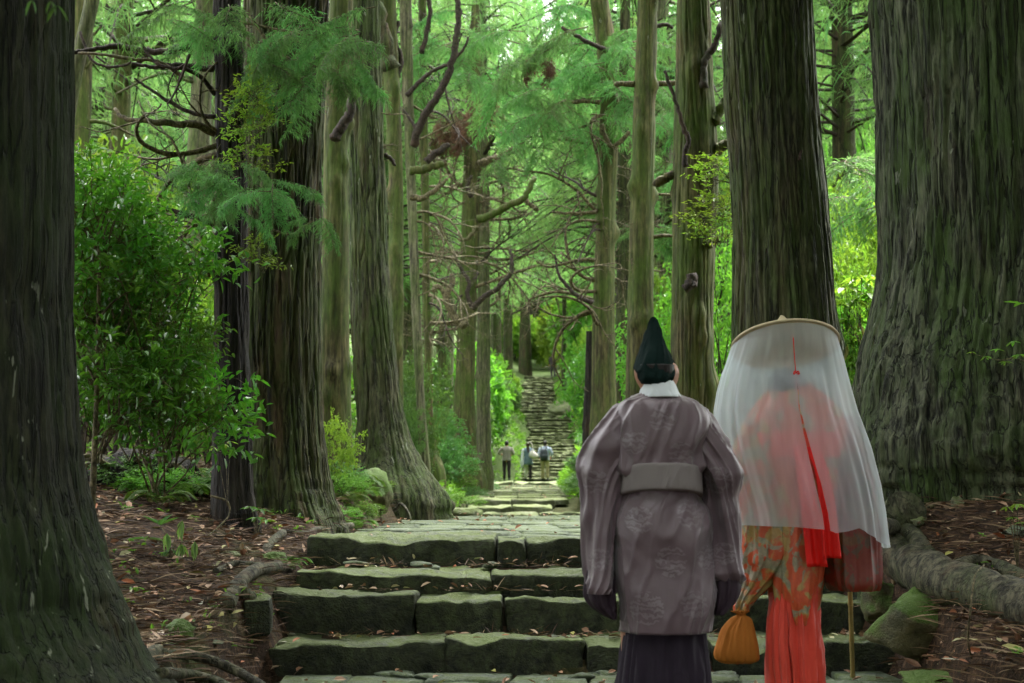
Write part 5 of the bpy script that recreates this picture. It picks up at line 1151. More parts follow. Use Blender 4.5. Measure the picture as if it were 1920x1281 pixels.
def loft(secs, n=72, rings=70, fold=.02, fq=6, seed=0, pw=2.3, zf=1.5, tilt=0.0, cap=True, vfold=0.0, grow=1.0, diag=0.0):
    """clothing as stacked rounded sections (z, xc, yc, rx, ry), with folds"""
    S = np.array(sorted(secs, key=lambda q: -q[0]), float)
    u = np.linspace(0, len(S) - 1, rings); pth = smooth_path(S, 10); uu = np.linspace(0, len(S) - 1, len(pth))
    Z, XC, YC, RX, RY = [np.interp(u, uu, pth[:, k]) for k in range(5)]
    RX = np.maximum(RX, .003); RY = np.maximum(RY, .003)
    th = np.arange(n) * 2 * np.pi / n; c, s = np.cos(th), np.sin(th)
    k = (np.abs(c) ** pw + np.abs(s) ** pw) ** (-1 / pw)
    f = np.linspace(0, 1, rings)[:, None] ** grow
    nz = vn(c[None] * fq + seed + diag * u[:, None], s[None] * fq, Z[:, None] * zf, seed) - .5
    n2 = vn(c[None] * fq * .45 + seed, s[None] * fq * .45 + diag * 2 * u[:, None], Z[:, None] * 4, seed + 5) - .5
    cr_ = (1 - np.abs(vn(c[None] * fq * 1.7 + seed * 3 + diag * 2 * u[:, None] + n2 * .8, s[None] * fq * 1.7, Z[:, None] * zf * .8, seed + 9) * 2 - 1)) ** 4
    D = fold * .9 * (cr_ - .3) + fold * (nz * 2) * (.25 + .75 * f) + vfold * n2 * 2
    X = XC[:, None] + (RX[:, None] * k + D) * c; Y = YC[:, None] + (RY[:, None] * k + D) * s; Zm = Z[:, None] + tilt * -(Y - YC[:, None])
    V = np.stack([X, Y, Zm], -1).reshape(-1, 3)
    i = np.arange(rings - 1)[:, None] * n; j = np.arange(n)[None]; j2 = (j + 1) % n
    F = [np.stack([i + j, i + n + j, i + n + j2, i + j2], -1).reshape(-1, 4)]
    if cap:
        V = np.vstack([V, [[XC[0], YC[0], Z[0] + .004]], [[XC[-1], YC[-1], Z[-1] + .01]]]); a, b = len(V) - 2, len(V) - 1; j = np.arange(n); j2 = (j + 1) % n; o = (rings - 1) * n
        F.append(np.stack([np.full(n, a), j, j2], 1)); F.append(np.stack([np.full(n, b), o + j2, o + j], 1))
    return V, F
def pxs(secs, Y, O):
    """(py, xl, xr, ry[, yoff]) in photograph pixels -> sections local to O"""
    out = []
    for q in secs:
        a, b = P(q[1], q[0], Y), P(q[2], q[0], Y); out.append((a[2] - O[2], (a[0] + b[0]) / 2 - O[0], (Y - O[1]) + (q[4] if len(q) > 4 else 0), (b[0] - a[0]) / 2, q[3]))
    return out
def garment(name, secs, mat, parent, **k):
    V, F = loft(secs, **k); mb = MB(); mb.add(V, F); return mb.obj(name, M[mat] if isinstance(mat, str) else mat, parent)
def body(parent, H=1.7, arms=None, legs=None, female=False, hands=True, lod=2, headx=0.0, thin=1.0):
    """one continuous skinned figure facing +Y: trunk, neck, head with face, limbs, five fingered hands"""
    k = H / 1.7; vs, es, rd = [], [], []
    def v(p, r, par=None):
        vs.append([c * k for c in p]); rd.append(r * k * thin if not isinstance(r, tuple) else (r[0] * k, r[1] * k)); i = len(vs) - 1
        if par is not None: es.append((par, i))
        return i
    pel = v((0, 0, .93), (.14, .10)); sp = v((0, .0, 1.1), (.125, .09), pel); ch = v((0, -.01, 1.30), (.15, .10), sp); nb = v((headx * .3, -.01, 1.43), (.07, .06), ch)
    nk = v((headx * .6, .0, 1.50), (.052, .055), nb); sk = v((headx, .015, 1.585), (.072, .088), nk); cr = v((headx, .01, 1.66), (.066, .078), sk)
    fc = v((headx, .075, 1.55), (.042, .04), sk); v((headx, .128, 1.572), (.012, .014), fc); v((headx, .10, 1.515), (.026, .022), fc)
    for s in (-1, 1):
        v((headx + s * .03, .098, 1.60), (.014, .012), sk); v((headx + s * .093, .0, 1.585), (.010, .026), sk)
    A = arms or {}
    for s in (-1, 1):
        el, wr = A.get(s, ((s * .27, -.02, 1.12), (s * .28, .08, .88)))
        sh = v((s * .17, -.01, 1.40), .055, ch); e1 = v(el, .040, sh); w1 = v(wr, .026, e1)
        if hands:
            el_, wr_ = np.array(el), np.array(wr); d = _unit(wr_ - el_); sd = _unit(np.cross(d, [s * 1.0, 0, .01])); pm = v(tuple(wr_ + d * .055), (.036, .018), w1)
            q = np.array(vs[pm]) / k; side = _unit(np.cross(d, [0.02, 0, 0] if abs(d[0]) > .9 else [1.0, 0, 0])); inward = np.cross(d, side)
            for fi in range(4):
                o = side * (fi - 1.5) * .019; L = (.062, .072, .068, .052)[fi]
                a = v(tuple(q + d * .035 + o), .0085, pm); b = v(tuple(q + d * (.035 + L * .5) + o + inward * .008), .008, a); v(tuple(q + d * (.035 + L * .8) + o + inward * .03), .007, b)
            a = v(tuple(q - d * .01 + side * -.035 + inward * .01), .010, pm); v(tuple(q + d * .03 + side * -.05 + inward * .022), .008, a)
    Lg = legs or {}
    for s in (-1, 1):
        kn, an = Lg.get(s, ((s * .11, .02, .50), (s * .11, -.01, .09)))
        hp = v((s * .095, 0, .86), .085, pel); k1 = v(kn, .056, hp); a1 = v(an, .036, k1); ty = an[1] + .07; t1 = v((an[0] + s * .01, ty, an[2] - .045), (.036, .028), a1); v((an[0] + s * .015, ty + .085, an[2] - .055), (.03, .02), t1)
    me = bpy.data.meshes.new('body'); me.from_pydata(vs, es, []); me.materials.append(M['skin'])
    o = bpy.data.objects.new('body', me); COL.objects.link(o); o.parent = parent
    m = o.modifiers.new('skin', 'SKIN'); m.use_smooth_shade = True
    for i, r in enumerate(rd): me.skin_vertices[0].data[i].radius = r if isinstance(r, tuple) else (r, r)
    me.skin_vertices[0].data[0].use_root = True
    m2 = o.modifiers.new('smooth', 'SUBSURF'); m2.levels = lod; m2.render_levels = lod
    return o
# --- man in the grey purple robe
YM = 5.6; O = np.array([P(1238, 900, YM)[0], YM, .14])
man = thing('person', 'man from behind in grey purple roundel robe and tall pointed black hat', 'person', tuple(O))
body(man, 1.66, arms={-1: ((-.22, .03, 1.12), (-.22, .10, .88)), 1: ((.22, .03, 1.12), (.22, .10, .88))}, headx=-.01)
def mp(x, z_, Y=YM): a = P(x, z_, Y); return (a[0] - O[0], a[2] - O[2])
cs = [(*mp(x, y, YM - .12), r) for x, y, r in ((1256, 1053, .062), (1212, 1140, .066), (1300, 1135, .058), (1296, 965, .060), (1328, 1046, .05), (1197, 975, .055), (1348, 900, .055), (1275, 852, .05), (1120, 905, .05), (1128, 1050, .045), (1362, 1040, .045), (1190, 830, .05), (1240, 790, .05))]
M['robe'] = robe_mat(cs); M['robe_inside'] = cloth_mat('dark_mauve_lining', (.030, .018, .026), .7)
garment('robe', pxs([(738, 1200, 1272, .06, .01), (743, 1188, 1284, .085), (750, 1176, 1300, .11), (762, 1160, 1322, .13), (790, 1148, 1334, .155), (830, 1150, 1328, .165), (865, 1156, 1320, .155), (890, 1160, 1314, .145), (912, 1166, 1308, .135), (935, 1164, 1312, .14), (960, 1161, 1320, .155), (1010, 1158, 1328, .165), (1070, 1160, 1334, .17), (1130, 1163, 1335, .17), (1183, 1167, 1332, .17)], YM, O), 'robe', man, n=160, rings=150, fold=.013, fq=2.6, seed=2, pw=2.6, vfold=.018, zf=3.4, grow=.3, diag=.35)
garment('sleeve', pxs([(756, 1168, 1215, .05, .02), (772, 1146, 1225, .08, .02), (800, 1122, 1212, .10, .02), (830, 1102, 1200, .11, .02), (858, 1091, 1190, .12, .03), (885, 1087, 1176, .125, .03), (920, 1092, 1166, .12, .04), (960, 1096, 1160, .12, .04), (1010, 1097, 1157, .13, .05), (1060, 1096, 1157, .14, .05), (1095, 1095, 1156, .14, .05), (1112, 1097, 1150, .13, .05)], YM, O), 'robe', man, n=110, rings=110, fold=.020, fq=1.9, seed=12, pw=2.2, vfold=.016, grow=.3, diag=.28)
garment('sleeve', pxs([(756, 1262, 1310, .05, .02), (772, 1255, 1326, .08, .02), (800, 1266, 1344, .10, .02), (830, 1280, 1360, .11, .02), (860, 1296, 1374, .12, .03), (890, 1310, 1381, .125, .03), (925, 1320, 1377, .12, .04), (960, 1325, 1381, .12, .04), (1010, 1329, 1387, .13, .05), (1060, 1333, 1391, .14, .05), (1080, 1336, 1392, .14, .05), (1096, 1346, 1391, .12, .05)], YM, O), 'robe', man, n=110, rings=110, fold=.020, fq=1.9, seed=17, pw=2.2, vfold=.016, grow=.3, diag=-.28)
garment('sleeve_lining', pxs([(1070, 1104, 1154, .11, .05), (1110, 1098, 1157, .125, .05), (1134, 1106, 1158, .125, .05), (1152, 1128, 1158, .12, .05), (1160, 1144, 1158, .11, .05)], YM, O), 'robe_inside', man, n=60, rings=40, fold=.016, fq=2.5, seed=3, pw=2.8)
garment('sleeve_lining', pxs([(1050, 1338, 1384, .11, .05), (1095, 1338, 1390, .125, .05), (1122, 1338, 1384, .125, .05), (1142, 1338, 1364, .12, .05), (1152, 1338, 1352, .11, .05)], YM, O), 'robe_inside', man, n=60, rings=40, fold=.016, fq=2.5, seed=4, pw=2.8)
garment('sash', pxs([(884, 1163, 1313, .158), (888, 1160, 1315, .166), (910, 1159, 1316, .168), (930, 1158, 1317, .168), (934, 1161, 1314, .160)], YM, O), 'belt', man, n=120, rings=24, fold=.002, fq=3, seed=3, pw=2.6, tilt=.2)
garment('collar', pxs([(715, 1210, 1262, .070, -.01), (722, 1204, 1266, .082, -.012), (736, 1199, 1272, .092, -.012), (747, 1194, 1280, .10, -.01)], YM, O), 'white_cloth', man, n=60, rings=16, fold=.004, fq=3, pw=2.1)
garment('hakama', pxs([(1120, 1182, 1316, .11), (1200, 1172, 1324, .13), (1290, 1160, 1332, .17), (1400, 1156, 1336, .18), (1440, 1156, 1338, .18)], YM, O), 'purple', man, n=120, rings=60, fold=.022, fq=5, seed=8, pw=2.5, grow=.5)
garment('hair', [(z, q[0], q[1], q[2], q[3]) for z, q in ((1.58, (-.012, -.005, .072, .082)), (1.55, (-.012, -.012, .070, .075)), (1.51, (-.012, -.018, .060, .058)))], 'hair', man, n=40, rings=12, fold=.002)
garment('hat', pxs([(594, 1225, 1229, .004, .03), (606, 1219, 1236, .02, .03), (622, 1213, 1242, .04, .025), (645, 1205, 1251, .065, .02), (668, 1197, 1259, .085, .01), (690, 1191, 1265, .10, .005), (704, 1194, 1265, .105, 0), (714, 1198, 1262, .10, 0), (719, 1202, 1258, .095, 0)], YM, O), 'hat_black', man, n=80, rings=60, fold=.008, fq=2.5, seed=5, pw=2.1, vfold=.006, diag=.3, grow=.2, tilt=-.12)
for s in (-1, 1): garment('sandal', [(.03, s * .11, .04, .045, .13), (.0, s * .11, .04, .05, .135), (-.02, s * .11, .04, .05, .135)], 'purple', man, n=24, rings=8, fold=0)
# --- woman under the veiled straw hat
YW = 6.6; O = np.array([P(1484, 900, YW)[0], YW, .17])
wom = thing('person', 'woman from behind under round straw hat with sheer white veil over orange brocade', 'person', tuple(O))
HB = 1.62
body(wom, HB, arms={-1: ((-.22, -.02, 1.08), (-.225, .05, .62 / HB * 1.7 + .17)), 1: ((.24, .02, 1.12), (.245, .16, .92))}, legs={-1: ((-.055, .05, .50), (-.06, .0, .09)), 1: ((.045, -.02, .50), (.05, -.12, .11))}, female=True, headx=-.005, thin=.85)
garment('kimono', pxs([(715, 1462, 1508, .06), (730, 1444, 1526, .09), (745, 1428, 1545, .12), (770, 1410, 1568, .14), (800, 1402, 1585, .15), (850, 1405, 1584, .155), (900, 1415, 1576, .15), (950, 1428, 1562, .15), (1000, 1438, 1552, .15), (1060, 1442, 1545, .145), (1110, 1444, 1538, .14), (1145, 1452, 1532, .13), (1168, 1466, 1520, .12)], YW, O), 'brocade', wom, n=130, rings=120, fold=.014, fq=4, seed=4, vfold=.010, diag=.1)
garment('sleeve', pxs([(790, 1398, 1450, .07), (840, 1384, 1452, .10), (890, 1380, 1462, .12), (950, 1384, 1472, .12), (1000, 1384, 1482, .12), (1040, 1384, 1480, .12), (1068, 1384, 1466, .10), (1098, 1382, 1440, .075), (1126, 1378, 1412, .045), (1146, 1380, 1400, .025)], YW, O), 'brocade', wom, n=100, rings=100, fold=.02, fq=3, seed=6, vfold=.012, diag=.2)
garment('sleeve', pxs([(780, 1542, 1596, .07), (840, 1548, 1618, .10), (900, 1546, 1630, .13), (960, 1544, 1642, .14), (1010, 1542, 1650, .15), (1060, 1545, 1654, .15), (1092, 1549, 1653, .15), (1106, 1556, 1648, .14)], YW, O), 'brocade_shaded', wom, n=100, rings=100, fold=.02, fq=3, seed=9, vfold=.012)
garment('obi', pxs([(812, 1410, 1580, .158), (816, 1406, 1584, .164), (856, 1410, 1582, .165), (860, 1414, 1578, .158)], YW, O), 'red', wom, n=120, rings=20, fold=.004, fq=5, seed=2)
def ribbon(pts, w0, w1, th, Y, name='ribbon', mat='ribbon', seed=0):
    q = smooth_path(np.array([P(*p) for p in pts]) - O, 8); L = np.linspace(0, 1, len(q)); w = (w0 + (w1 - w0) * L) * mpp(Y) / 2; nx_ = 9
    s = np.linspace(-1, 1, nx_); rp = .012 * np.sin(s * 4 + seed)[None] * L[:, None] * 1.5
    f_ = np.stack([q[:, None, 0] + s[None] * w[:, None], q[:, None, 1] + rp, q[:, None, 2] + 0 * rp], -1); b_ = f_ + np.array([0, th, 0])
    V = np.vstack([f_.reshape(-1, 3), b_.reshape(-1, 3)]); m = len(q); i = np.arange(m - 1)[:, None] * nx_; j = np.arange(nx_ - 1)[None]
    A = np.stack([i + j, i + nx_ + j, i + nx_ + j + 1, i + j + 1], -1).reshape(-1, 4); B_ = A[:, ::-1] + m * nx_
    ring = list(range(nx_)) + [k * nx_ + nx_ - 1 for k in range(1, m)] + [(m - 1) * nx_ + k for k in range(nx_ - 2, -1, -1)] + [k * nx_ for k in range(m - 2, 0, -1)]
    ring = np.array(ring); r2 = np.roll(ring, -1); C = np.stack([ring, r2, r2 + m * nx_, ring + m * nx_], 1)
    mb = MB(); mb.add(V, [A, B_, C]); return mb.obj(name, M[mat], wom)
ribbon([(1500, 838, YW - .185), (1508, 880, YW - .20), (1516, 940, YW - .205), (1524, 1000, YW - .205), (1532, 1063, YW - .20)], 26, 36, .006, YW, seed=1)
ribbon([(1520, 838, YW - .19), (1540, 880, YW - .21), (1550, 940, YW - .215), (1556, 1000, YW - .215), (1560, 1047, YW - .21)], 24, 34, .006, YW, seed=2)
garment('hakama', pxs([(1080, 1458, 1526, .11), (1140, 1456, 1528, .12), (1200, 1458, 1530, .13), (1270, 1462, 1534, .14), (1330, 1462, 1540, .15)], YW, O), 'red', wom, n=110, rings=70, fold=.03, fq=4.5, seed=3, grow=.4)
garment('hakama', pxs([(1110, 1446, 1480, .07, -.03), (1170, 1438, 1482, .09, -.03), (1240, 1437, 1486, .11, -.03), (1310, 1446, 1492, .12, -.03)], YW, O), 'red', wom, n=80, rings=60, fold=.02, fq=4, seed=13, grow=.4)
hz_ = HB / 1.7
garment('hair', [(1.70 * hz_, -.01, .0, .03, .03), (1.67 * hz_, -.01, 0, .075, .085), (1.60 * hz_, -.01, -.01, .086, .092), (1.50 * hz_, -.01, -.03, .082, .075), (1.42 * hz_, -.01, -.05, .06, .045), (1.36 * hz_, -.01, -.08, .03, .03)], 'hair', wom, n=48, rings=50, fold=.006, fq=4)
# hat: shallow dome of straw tilted forward, thick rim, knob with bow
hc = P(1472, 646, YW) - O; R_ = .245; TILT = math.radians(21)
def dome(r, h, n=72, m=16, th=.012):
    rr = np.linspace(0.001, 1, m); t_ = np.arange(n) * 2 * np.pi / n
    top = np.stack([rr[:, None] * r * np.cos(t_), rr[:, None] * r * np.sin(t_), (h * (1 - rr ** 2))[:, None] + .0015 * np.sin(t_ * 36) * rr[:, None]], -1)
    bot = top[::-1].copy(); bot[..., 2] -= th; V = np.concatenate([top, bot]).reshape(-1, 3); q = 2 * m
    i = np.arange(q - 1)[:, None] * n; j = np.arange(n)[None]; j2 = (j + 1) % n
    return V, [np.stack([i + j, i + n + j, i + n + j2, i + j2], -1).reshape(-1, 4)]
hat = MB(); V, F = dome(R_, .055); hat.add(V, F); ho = hat.obj('hat', M['straw'], wom, True, tuple(hc)); ho.rotation_euler = (-TILT, 0, math.radians(4))
mb = MB(); t_ = np.linspace(0, 2 * np.pi, 73); V, F = tube(np.stack([R_ * np.cos(t_), R_ * np.sin(t_), 0 * t_], 1), .008, 8, False); mb.add(V, F); mb.obj('rim', M['straw'], ho)
garment('knob', [(.15, 0, 0, .004, .004), (.13, 0, 0, .018, .012), (.11, -.004, 0, .034, .016), (.085, .004, 0, .028, .018), (.05, 0, 0, .016, .012), (.04, 0, 0, .02, .02)], 'straw', ho, n=24, rings=24, fold=.01, fq=2)
# veil: hangs from the rim, open down the back
def veil():
    prof = [(640, 1375, 1570), (662, 1367, 1576), (700, 1354, 1586), (733, 1346, 1594), (771, 1340, 1604), (810, 1341, 1618), (843, 1346, 1630), (908, 1364, 1647), (960, 1380, 1656), (1030, 1392, 1663)]
    zz, xc, rx = [], [], []
    for py, a, b in prof:
        p, q = P(a, py, YW), P(b, py, YW); zz.append(p[2] - O[2]); xc.append((p[0] + q[0]) / 2 - O[0]); rx.append((q[0] - p[0]) / 2)
    zz, xc, rx = map(np.array, (zz, xc, rx)); n, m = 300, 140
    u = np.linspace(0, 1, n); V = np.zeros((m, n, 3))
    th0 = -np.pi / 2 + .03
    hemx = np.array([1380, 1440, 1505, 1520, 1545, 1565, 1600, 1640, 1665]); hemy = np.array([984, 985, 990, 996, 992, 987, 1004, 1024, 1033])
    for r in range(m):
        t = r / (m - 1)
        gap = .0 + .075 * np.clip((t - .30) / .5, 0, 1)
        th = th0 + .0 + gap * .4 + u * (2 * np.pi - gap * 1.0); c, s = np.cos(th), np.sin(th)
        ztop = hc[2] - .004 - s * -1 * 0 + (-s) * math.sin(TILT) * R_
        xg = 1500 + 150 * c; zh = np.array([P(1500, y, YW)[2] for y in np.interp(xg, hemx, hemy)]) - O[2]
        zh = zh + np.where(s > 0, .0, .0)
        z = ztop + (zh - ztop) * t
        R = np.interp(-z, -zz, rx); X = np.interp(-z, -zz, xc)
        fo = (vn(c * 5, s * 5, t * 1.3, 4) - .5) * .045 * t ** .7 + (vn(c * 12, s * 12, t * 2.5, 5) - .5) * .016 * np.clip(t * 4, 0, 1)
        knot = np.exp(-(((th - th0 + np.pi) % (2 * np.pi) - np.pi) / .5) ** 2 - ((t - .20) / .07) ** 2)
        ry = np.interp(t, [0, .2, .5, 1], [.23, .26, .30, .30])
        V[r, :, 0] = X * min(1, t * 6) + hc[0] * (1 - min(1, t * 6)) + (R + fo) * c
        V[r, :, 1] = (ry + fo) * s + knot * .05
        V[r, :, 2] = z
    i = np.arange(m - 1)[:, None] * n; j = np.arange(n - 1)[None]
    mb = MB(); mb.add(V.reshape(-1, 3), np.stack([i + j, i + n + j, i + n + j + 1, i + j + 1], -1).reshape(-1, 4)); return mb.obj('veil', M['veil'], wom)
veil()
mb = MB(); q = np.array([P(1487, 630, YW - .235), P(1489, 660, YW - .25), P(1492, 700, YW - .23), P(1495, 740, YW - .275), P(1499, 775, YW - .285)]) - O
V, F = tube(smooth_path(q, 6), .0022, 6); mb.add(V, F)
for s in (-1, 1):
    V, F = tube(smooth_path([q[2], q[2] + np.array([s * .008, -.012, .008]), q[2] + np.array([s * .012, -.016, -.004]), q[2]], 5), .003, 6); mb.add(V, F)
mb.obj('cord', M['ribbon'], wom)
# pouch and bamboo staff held by her
PO = P(1383, 1190, YW - .05); V, F = loft(pxs([(1146, 1372, 1404, .012), (1153, 1386, 1396, .010), (1160, 1374, 1406, .03), (1180, 1357, 1413, .05), (1205, 1348, 1418, .06), (1225, 1342, 1421, .062), (1238, 1346, 1420, .055), (1244, 1362, 1408, .03)], YW - .05, PO), n=80, rings=60, fold=.010, fq=5, seed=3, vfold=.006, grow=.1)
t = thing('pouch', 'orange brown drawstring pouch hanging from the veiled woman\'s left sleeve', 'pouch', tuple(PO)); mb = MB(); mb.add(V, F); mb.obj('bag', M['pouch'], t)
mb = MB()
for s in (-1, 1): V, F = tube(smooth_path([P(1391, 1153, YW - .065) - PO, P(1391 + s * 7, 1146, YW - .07) - PO, P(1390 + s * 3, 1138, YW - .05) - PO], 4), .002, 5); mb.add(V, F)
mb.obj('drawstring', M['pouch'], t)
a, b = P(1590, 985, YW + .05), P(1599, 1268, 7.35); t = thing('walking_staff', 'thin jointed bamboo staff planted on the step below the veiled woman\'s right sleeve', 'staff', tuple(b))
for k in range(4):
    f0, f1 = k / 4, (k + 1) / 4; p0, p1 = (b + (a - b) * f0) - b, (b + (a - b) * f1) - b; m_ = p1 - p0
    mb = MB(); V, F = tube([p0, p0 + m_ * .03, p0 + m_ * .06, p0 + m_ * .94, p0 + m_ * .97, p1 - m_ * .004], [.0135, .0135, .0115, .0112, .0132, .013], 14); mb.add(V, F); mb.obj('joint', M['bamboo'], t)
# --- hikers on the landing before the long flight
def hiker(px, py, Y, H, label, shirt, trousers, hairm, pose=0, hair_long=False, dress=None, arm=None, legs=None, sleeves=None, leg2=None):
    q = P(px, py, Y); O = (q[0], Y, q[2]); k = H / 1.7; t = thing('person', label, 'person', O)
    legs = legs or {-1: ((-.10, .06, .50), (-.10, .04, .10)), 1: ((.10, -.02, .50), (.11, -.10, .12))}
    arm = arm or {-1: ((-.25, -.02, 1.12), (-.26, .1, .9)), 1: ((.25, -.02, 1.12), (.26, .1, .9))}
    body(t, H, arms=arm, legs=legs, lod=1)
    def S(l): return [(a * k, b * k, c * k, d * k, e * k) for a, b, c, d, e in l]
    garment('shirt', S([(1.49, 0, 0, .05, .05), (1.46, 0, 0, .12, .08), (1.42, 0, 0, .19, .10), (1.32, 0, 0, .21, .13), (1.15, 0, 0, .185, .125), (.95, 0, 0, .19, .135), (.86 if not dress else .70, 0, 0, .20 if not dress else .23, .14)]), shirt, t, n=36, rings=24, fold=.012, fq=3, pw=2.3)
    for s in (-1, 1):
        el, wr = np.array(arm[s][0]) * k, np.array(arm[s][1]) * k; sh = np.array([s * .18, 0, 1.40]) * k; mid = (el + wr) / 2
        mb = MB(); V, F = tube(smooth_path([sh, (sh + el) / 2 + np.array([s * .01, 0, 0]), el, mid if pose else wr * .85 + el * .15], 4), np.linspace(.075, .05, 13) * k, 10, True, .15, 2); mb.add(V, F); mb.obj('sleeve', M[sleeves or shirt], t)
        hp = np.array([s * .095, 0, .90]) * k; kn, an = np.array(legs[s][0]) * k, np.array(legs[s][1]) * k
        mb = MB(); V, F = tube(smooth_path([hp, (hp + kn) / 2, kn, an + np.array([0, 0, .0])], 4), np.linspace(.105, .062, 13) * k, 12, True, .12, 3); mb.add(V, F); mb.obj('trouser_leg', M[leg2 if (leg2 and s > 0) else trousers], t)
        garment('shoe', [((an[2] - .0), an[0], an[1] + .01, .04, .05), (an[2] - .04, an[0], an[1] + .04, .048, .10), (an[2] - .095, an[0], an[1] + .05, .052, .14)], 'shoe', t, n=16, rings=8, fold=0)
    hl = [(1.715, 0, 0, .03, .03), (1.69, 0, 0, .07, .08), (1.62, 0, -.005, .085, .098), (1.56, 0, -.02, .08, .08), (1.52, 0, -.03, .06, .05)]
    if hair_long: hl += [(1.42, .0, -.07, .08, .05), (1.30, .01, -.11, .06, .035), (1.24, .01, -.12, .03, .02)]
    garment('hair', S(hl), hairm, t, n=28, rings=20, fold=.008, fq=4); return t, k
M['shirt_stripe'] = None
def stripe_mat():
    t = NT('grey_brown_striped_cotton'); s = t.sep(t.coord('Object'))[2]; w_ = t.ramp(t.math('SINE', t.math('MULTIPLY', s, 95)), [(.0, (.20, .17, .15)), (.6, (.40, .37, .33))]); return t.done(t.principled(w_, .8, None, .2))
M['shirt_stripe'] = stripe_mat(); M['shoe'] = cloth_mat('dark_shoe', (.03, .03, .035), .6); M['trouser_dark'] = cloth_mat('dark_trousers', (.035, .028, .03), .8); M['denim'] = cloth_mat('blue_grey_cotton', (.14, .20, .26), .8)
M['khaki'] = cloth_mat('khaki_trousers', (.46, .38, .22), .8); M['pale_blue'] = cloth_mat('pale_blue_shirt', (.45, .52, .66), .8); M['cream'] = cloth_mat('white_trousers', (.66, .64, .56), .8); M['pack'] = cloth_mat('dark_grey_backpack', (.045, .055, .065), .7); M['bag_cloth'] = cloth_mat('cream_bag', (.60, .56, .50), .8)
YH = 62.0; foot = 901
hiker(950, foot, YH, 1.70, 'leftmost of three distant hikers, striped grey brown shirt and dark trousers', 'shirt_stripe', 'trouser_dark', 'hair', 1, arm={-1: ((-.34, .02, 1.18), (-.20, .22, 1.12)), 1: ((.30, -.02, 1.16), (.20, .18, 1.10))})
t, k = hiker(990, foot, YH, 1.64, 'middle of three distant hikers, long dark hair and blue grey dress', 'denim', 'cream', 'hair_brown', 0, True, True, arm={-1: ((-.26, -.03, 1.10), (-.27, .02, .88)), 1: ((.25, .02, 1.12), (.22, .16, .98))}, sleeves='white_cloth', leg2='trouser_dark')
q = P(999, 853, YH - .25); V, F = loft([(.17, -.06, 0, .02, .03), (.12, -.02, 0, .10, .06), (.0, .03, 0, .20, .09), (-.10, .06, 0, .19, .09), (-.17, .06, 0, .09, .06)], n=36, rings=24, fold=.012); bg_ = thing('shoulder_bag', 'cream cloth shoulder bag on the right hip of the middle distant hiker', 'bag', tuple(q)); mb = MB(); mb.add(V, F); mb.obj('bag', M['bag_cloth'], bg_)
mb = MB(); V, F = tube(smooth_path([(-.04, 0, .12), (.0, -.02, .32), (-.10, .06, .55), (-.22, .16, .50)], 5), .018, 5); mb.add(V, F); mb.obj('strap', M['bag_cloth'], bg_)
q = P(979, 862, YH - .1); V, F = loft([(.16, 0, 0, .04, .03), (.0, 0, 0, .075, .05), (-.26, 0, 0, .07, .05), (-.34, 0, 0, .03, .03)], n=20, rings=14, fold=.01); t2 = thing('cloth_bundle', 'white folded jacket hanging at the left side of the middle distant hiker', 'jacket', tuple(q)); mb = MB(); mb.add(V, F); mb.obj('cloth', M['white_cloth'], t2)
hiker(1022, foot, YH, 1.70, 'rightmost of three distant hikers, pale blue shirt, khaki trousers, grey backpack', 'pale_blue', 'khaki', 'hair', 1, arm={-1: ((-.27, .0, 1.12), (-.22, .16, .96)), 1: ((.30, .0, 1.15), (.26, .12, 1.0))})
q = P(1020, 853, YH - .2); bp = thing('backpack', 'dark grey backpack worn by the right distant hiker', 'backpack', tuple(q))
V, F = loft([(.26, 0, .02, .05, .04), (.22, 0, 0, .12, .08), (.05, 0, -.02, .16, .11), (-.15, 0, -.03, .165, .12), (-.25, 0, -.01, .13, .09), (-.28, 0, 0, .05, .05)], n=40, rings=26, fold=.008, pw=3); mb = MB(); mb.add(V, F); mb.obj('bag', M['pack'], bp)
V, F = loft([(.02, 0, -.13, .09, .03), (-.05, 0, -.145, .11, .04), (-.18, 0, -.14, .11, .035)], n=24, rings=10, fold=.003, pw=3); mb = MB(); mb.add(V, F); mb.obj('pocket', M['pack'], bp)
for s in (-1, 1):
    mb = MB(); V, F = tube(smooth_path([(s * .08, .05, .22), (s * .11, .05, .33), (s * .12, .12, .40)], 4), .022, 6); mb.add(V, F); mb.obj('strap', M['pack'], bp)
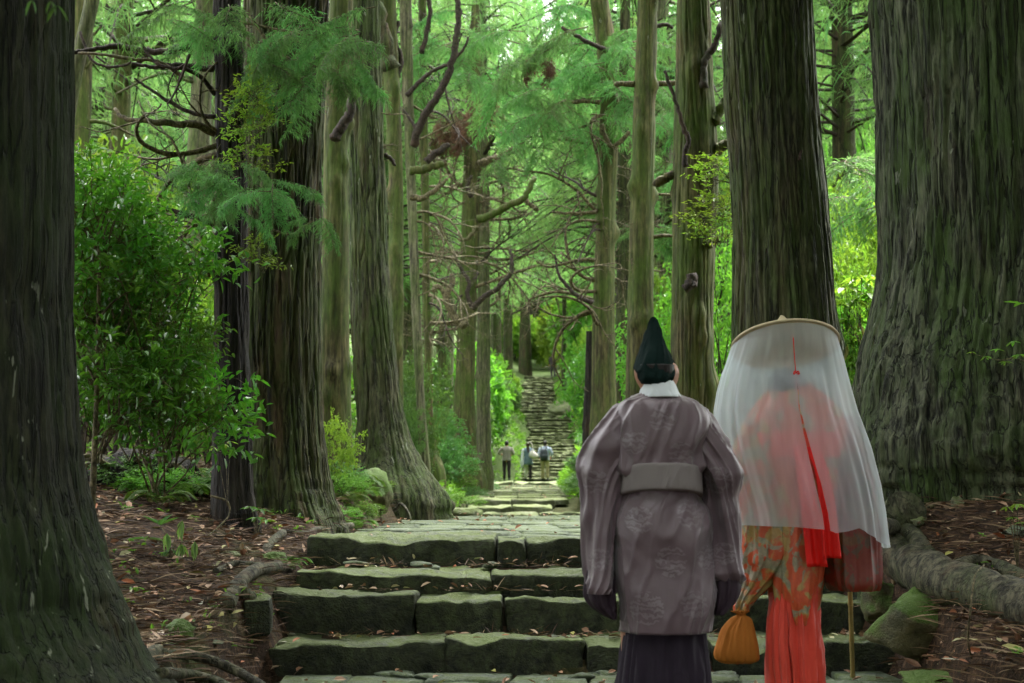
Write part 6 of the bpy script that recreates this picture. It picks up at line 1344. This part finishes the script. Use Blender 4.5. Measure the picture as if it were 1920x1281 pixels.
t, k = hiker(1037, 708, 96, 1.65, 'tiny dark clothed figure at the top of the far stairs', 'trouser_dark', 'trouser_dark', 'hair')

# ------------------------------------------------------------------ every repeat says which one it is
ZONES = [(-9999, 0, 'outside the left edge'), (0, 430, 'in the gap right of the left foreground trunk'), (430, 745, 'in the narrow gaps between the left trunks'), (745, 930, 'left of the far stairs'),
         (930, 1100, 'above the far stairs'), (1100, 1300, 'behind the mossy trunks right of the stairs'), (1300, 1500, 'behind the stout mossy trunk'), (1500, 1700, 'in the right gap beside the enormous trunk'), (1700, 9999, 'hidden behind the enormous trunk')]
ORD = ['nearest', 'second nearest', 'third nearest', 'fourth nearest', 'fifth nearest', 'sixth nearest', 'seventh nearest', 'eighth nearest', 'ninth nearest', 'tenth nearest', 'eleventh nearest', 'twelfth nearest', 'furthest but one', 'furthest']
def pxof(o): return 960 + o.location.x / max(o.location.y, .1) * FPX
fam = {}
for o in list(COL.objects):
    if o.parent is None and o.get('group') and o.get('category') and o['group'] != 'unseen cedars added for shade':
        z = next(t_ for a_, b_, t_ in ZONES if a_ <= pxof(o) < b_); fam.setdefault((o['group'], z), []).append(o)
NOUN = {'cedars of the forest behind': 'forest cedar', 'dark glossy shrubs of the left thicket': 'dark glossy shrub', 'mid green shrubs of the left thicket': 'mid green shrub', 'bright shrubs behind the left thicket': 'bright yellow green shrub',
        'bluish shrubs in the middle left gap': 'bluish green shrub', 'shrubs on the bank left of the far stairs': 'round leafy bank shrub', 'shrubs on the bank right of the far stairs': 'light green bank shrub', 'low plants beside the small flight of steps': 'low ground cover plant',
        'yellow green shrubs in the right gap': 'yellow green shrub', 'mid green shrubs in the right gap': 'mid green leafy shrub', 'ferns by the swept trunk': 'swept trunk fern', 'ferns on the left mound': 'fern on the mound', 'low verge plants left of the landing': 'low verge plant', 'tiny ferns by the third step': 'tiny step fern'}
for (g, z), os_ in fam.items():
    os_.sort(key=lambda o: o.location.y)
    for i, o in enumerate(os_):
        o['label'] = (ORD[min(i, 13)] + ' ' if len(os_) > 1 else '') + NOUN.get(g, 'plant') + ' ' + z
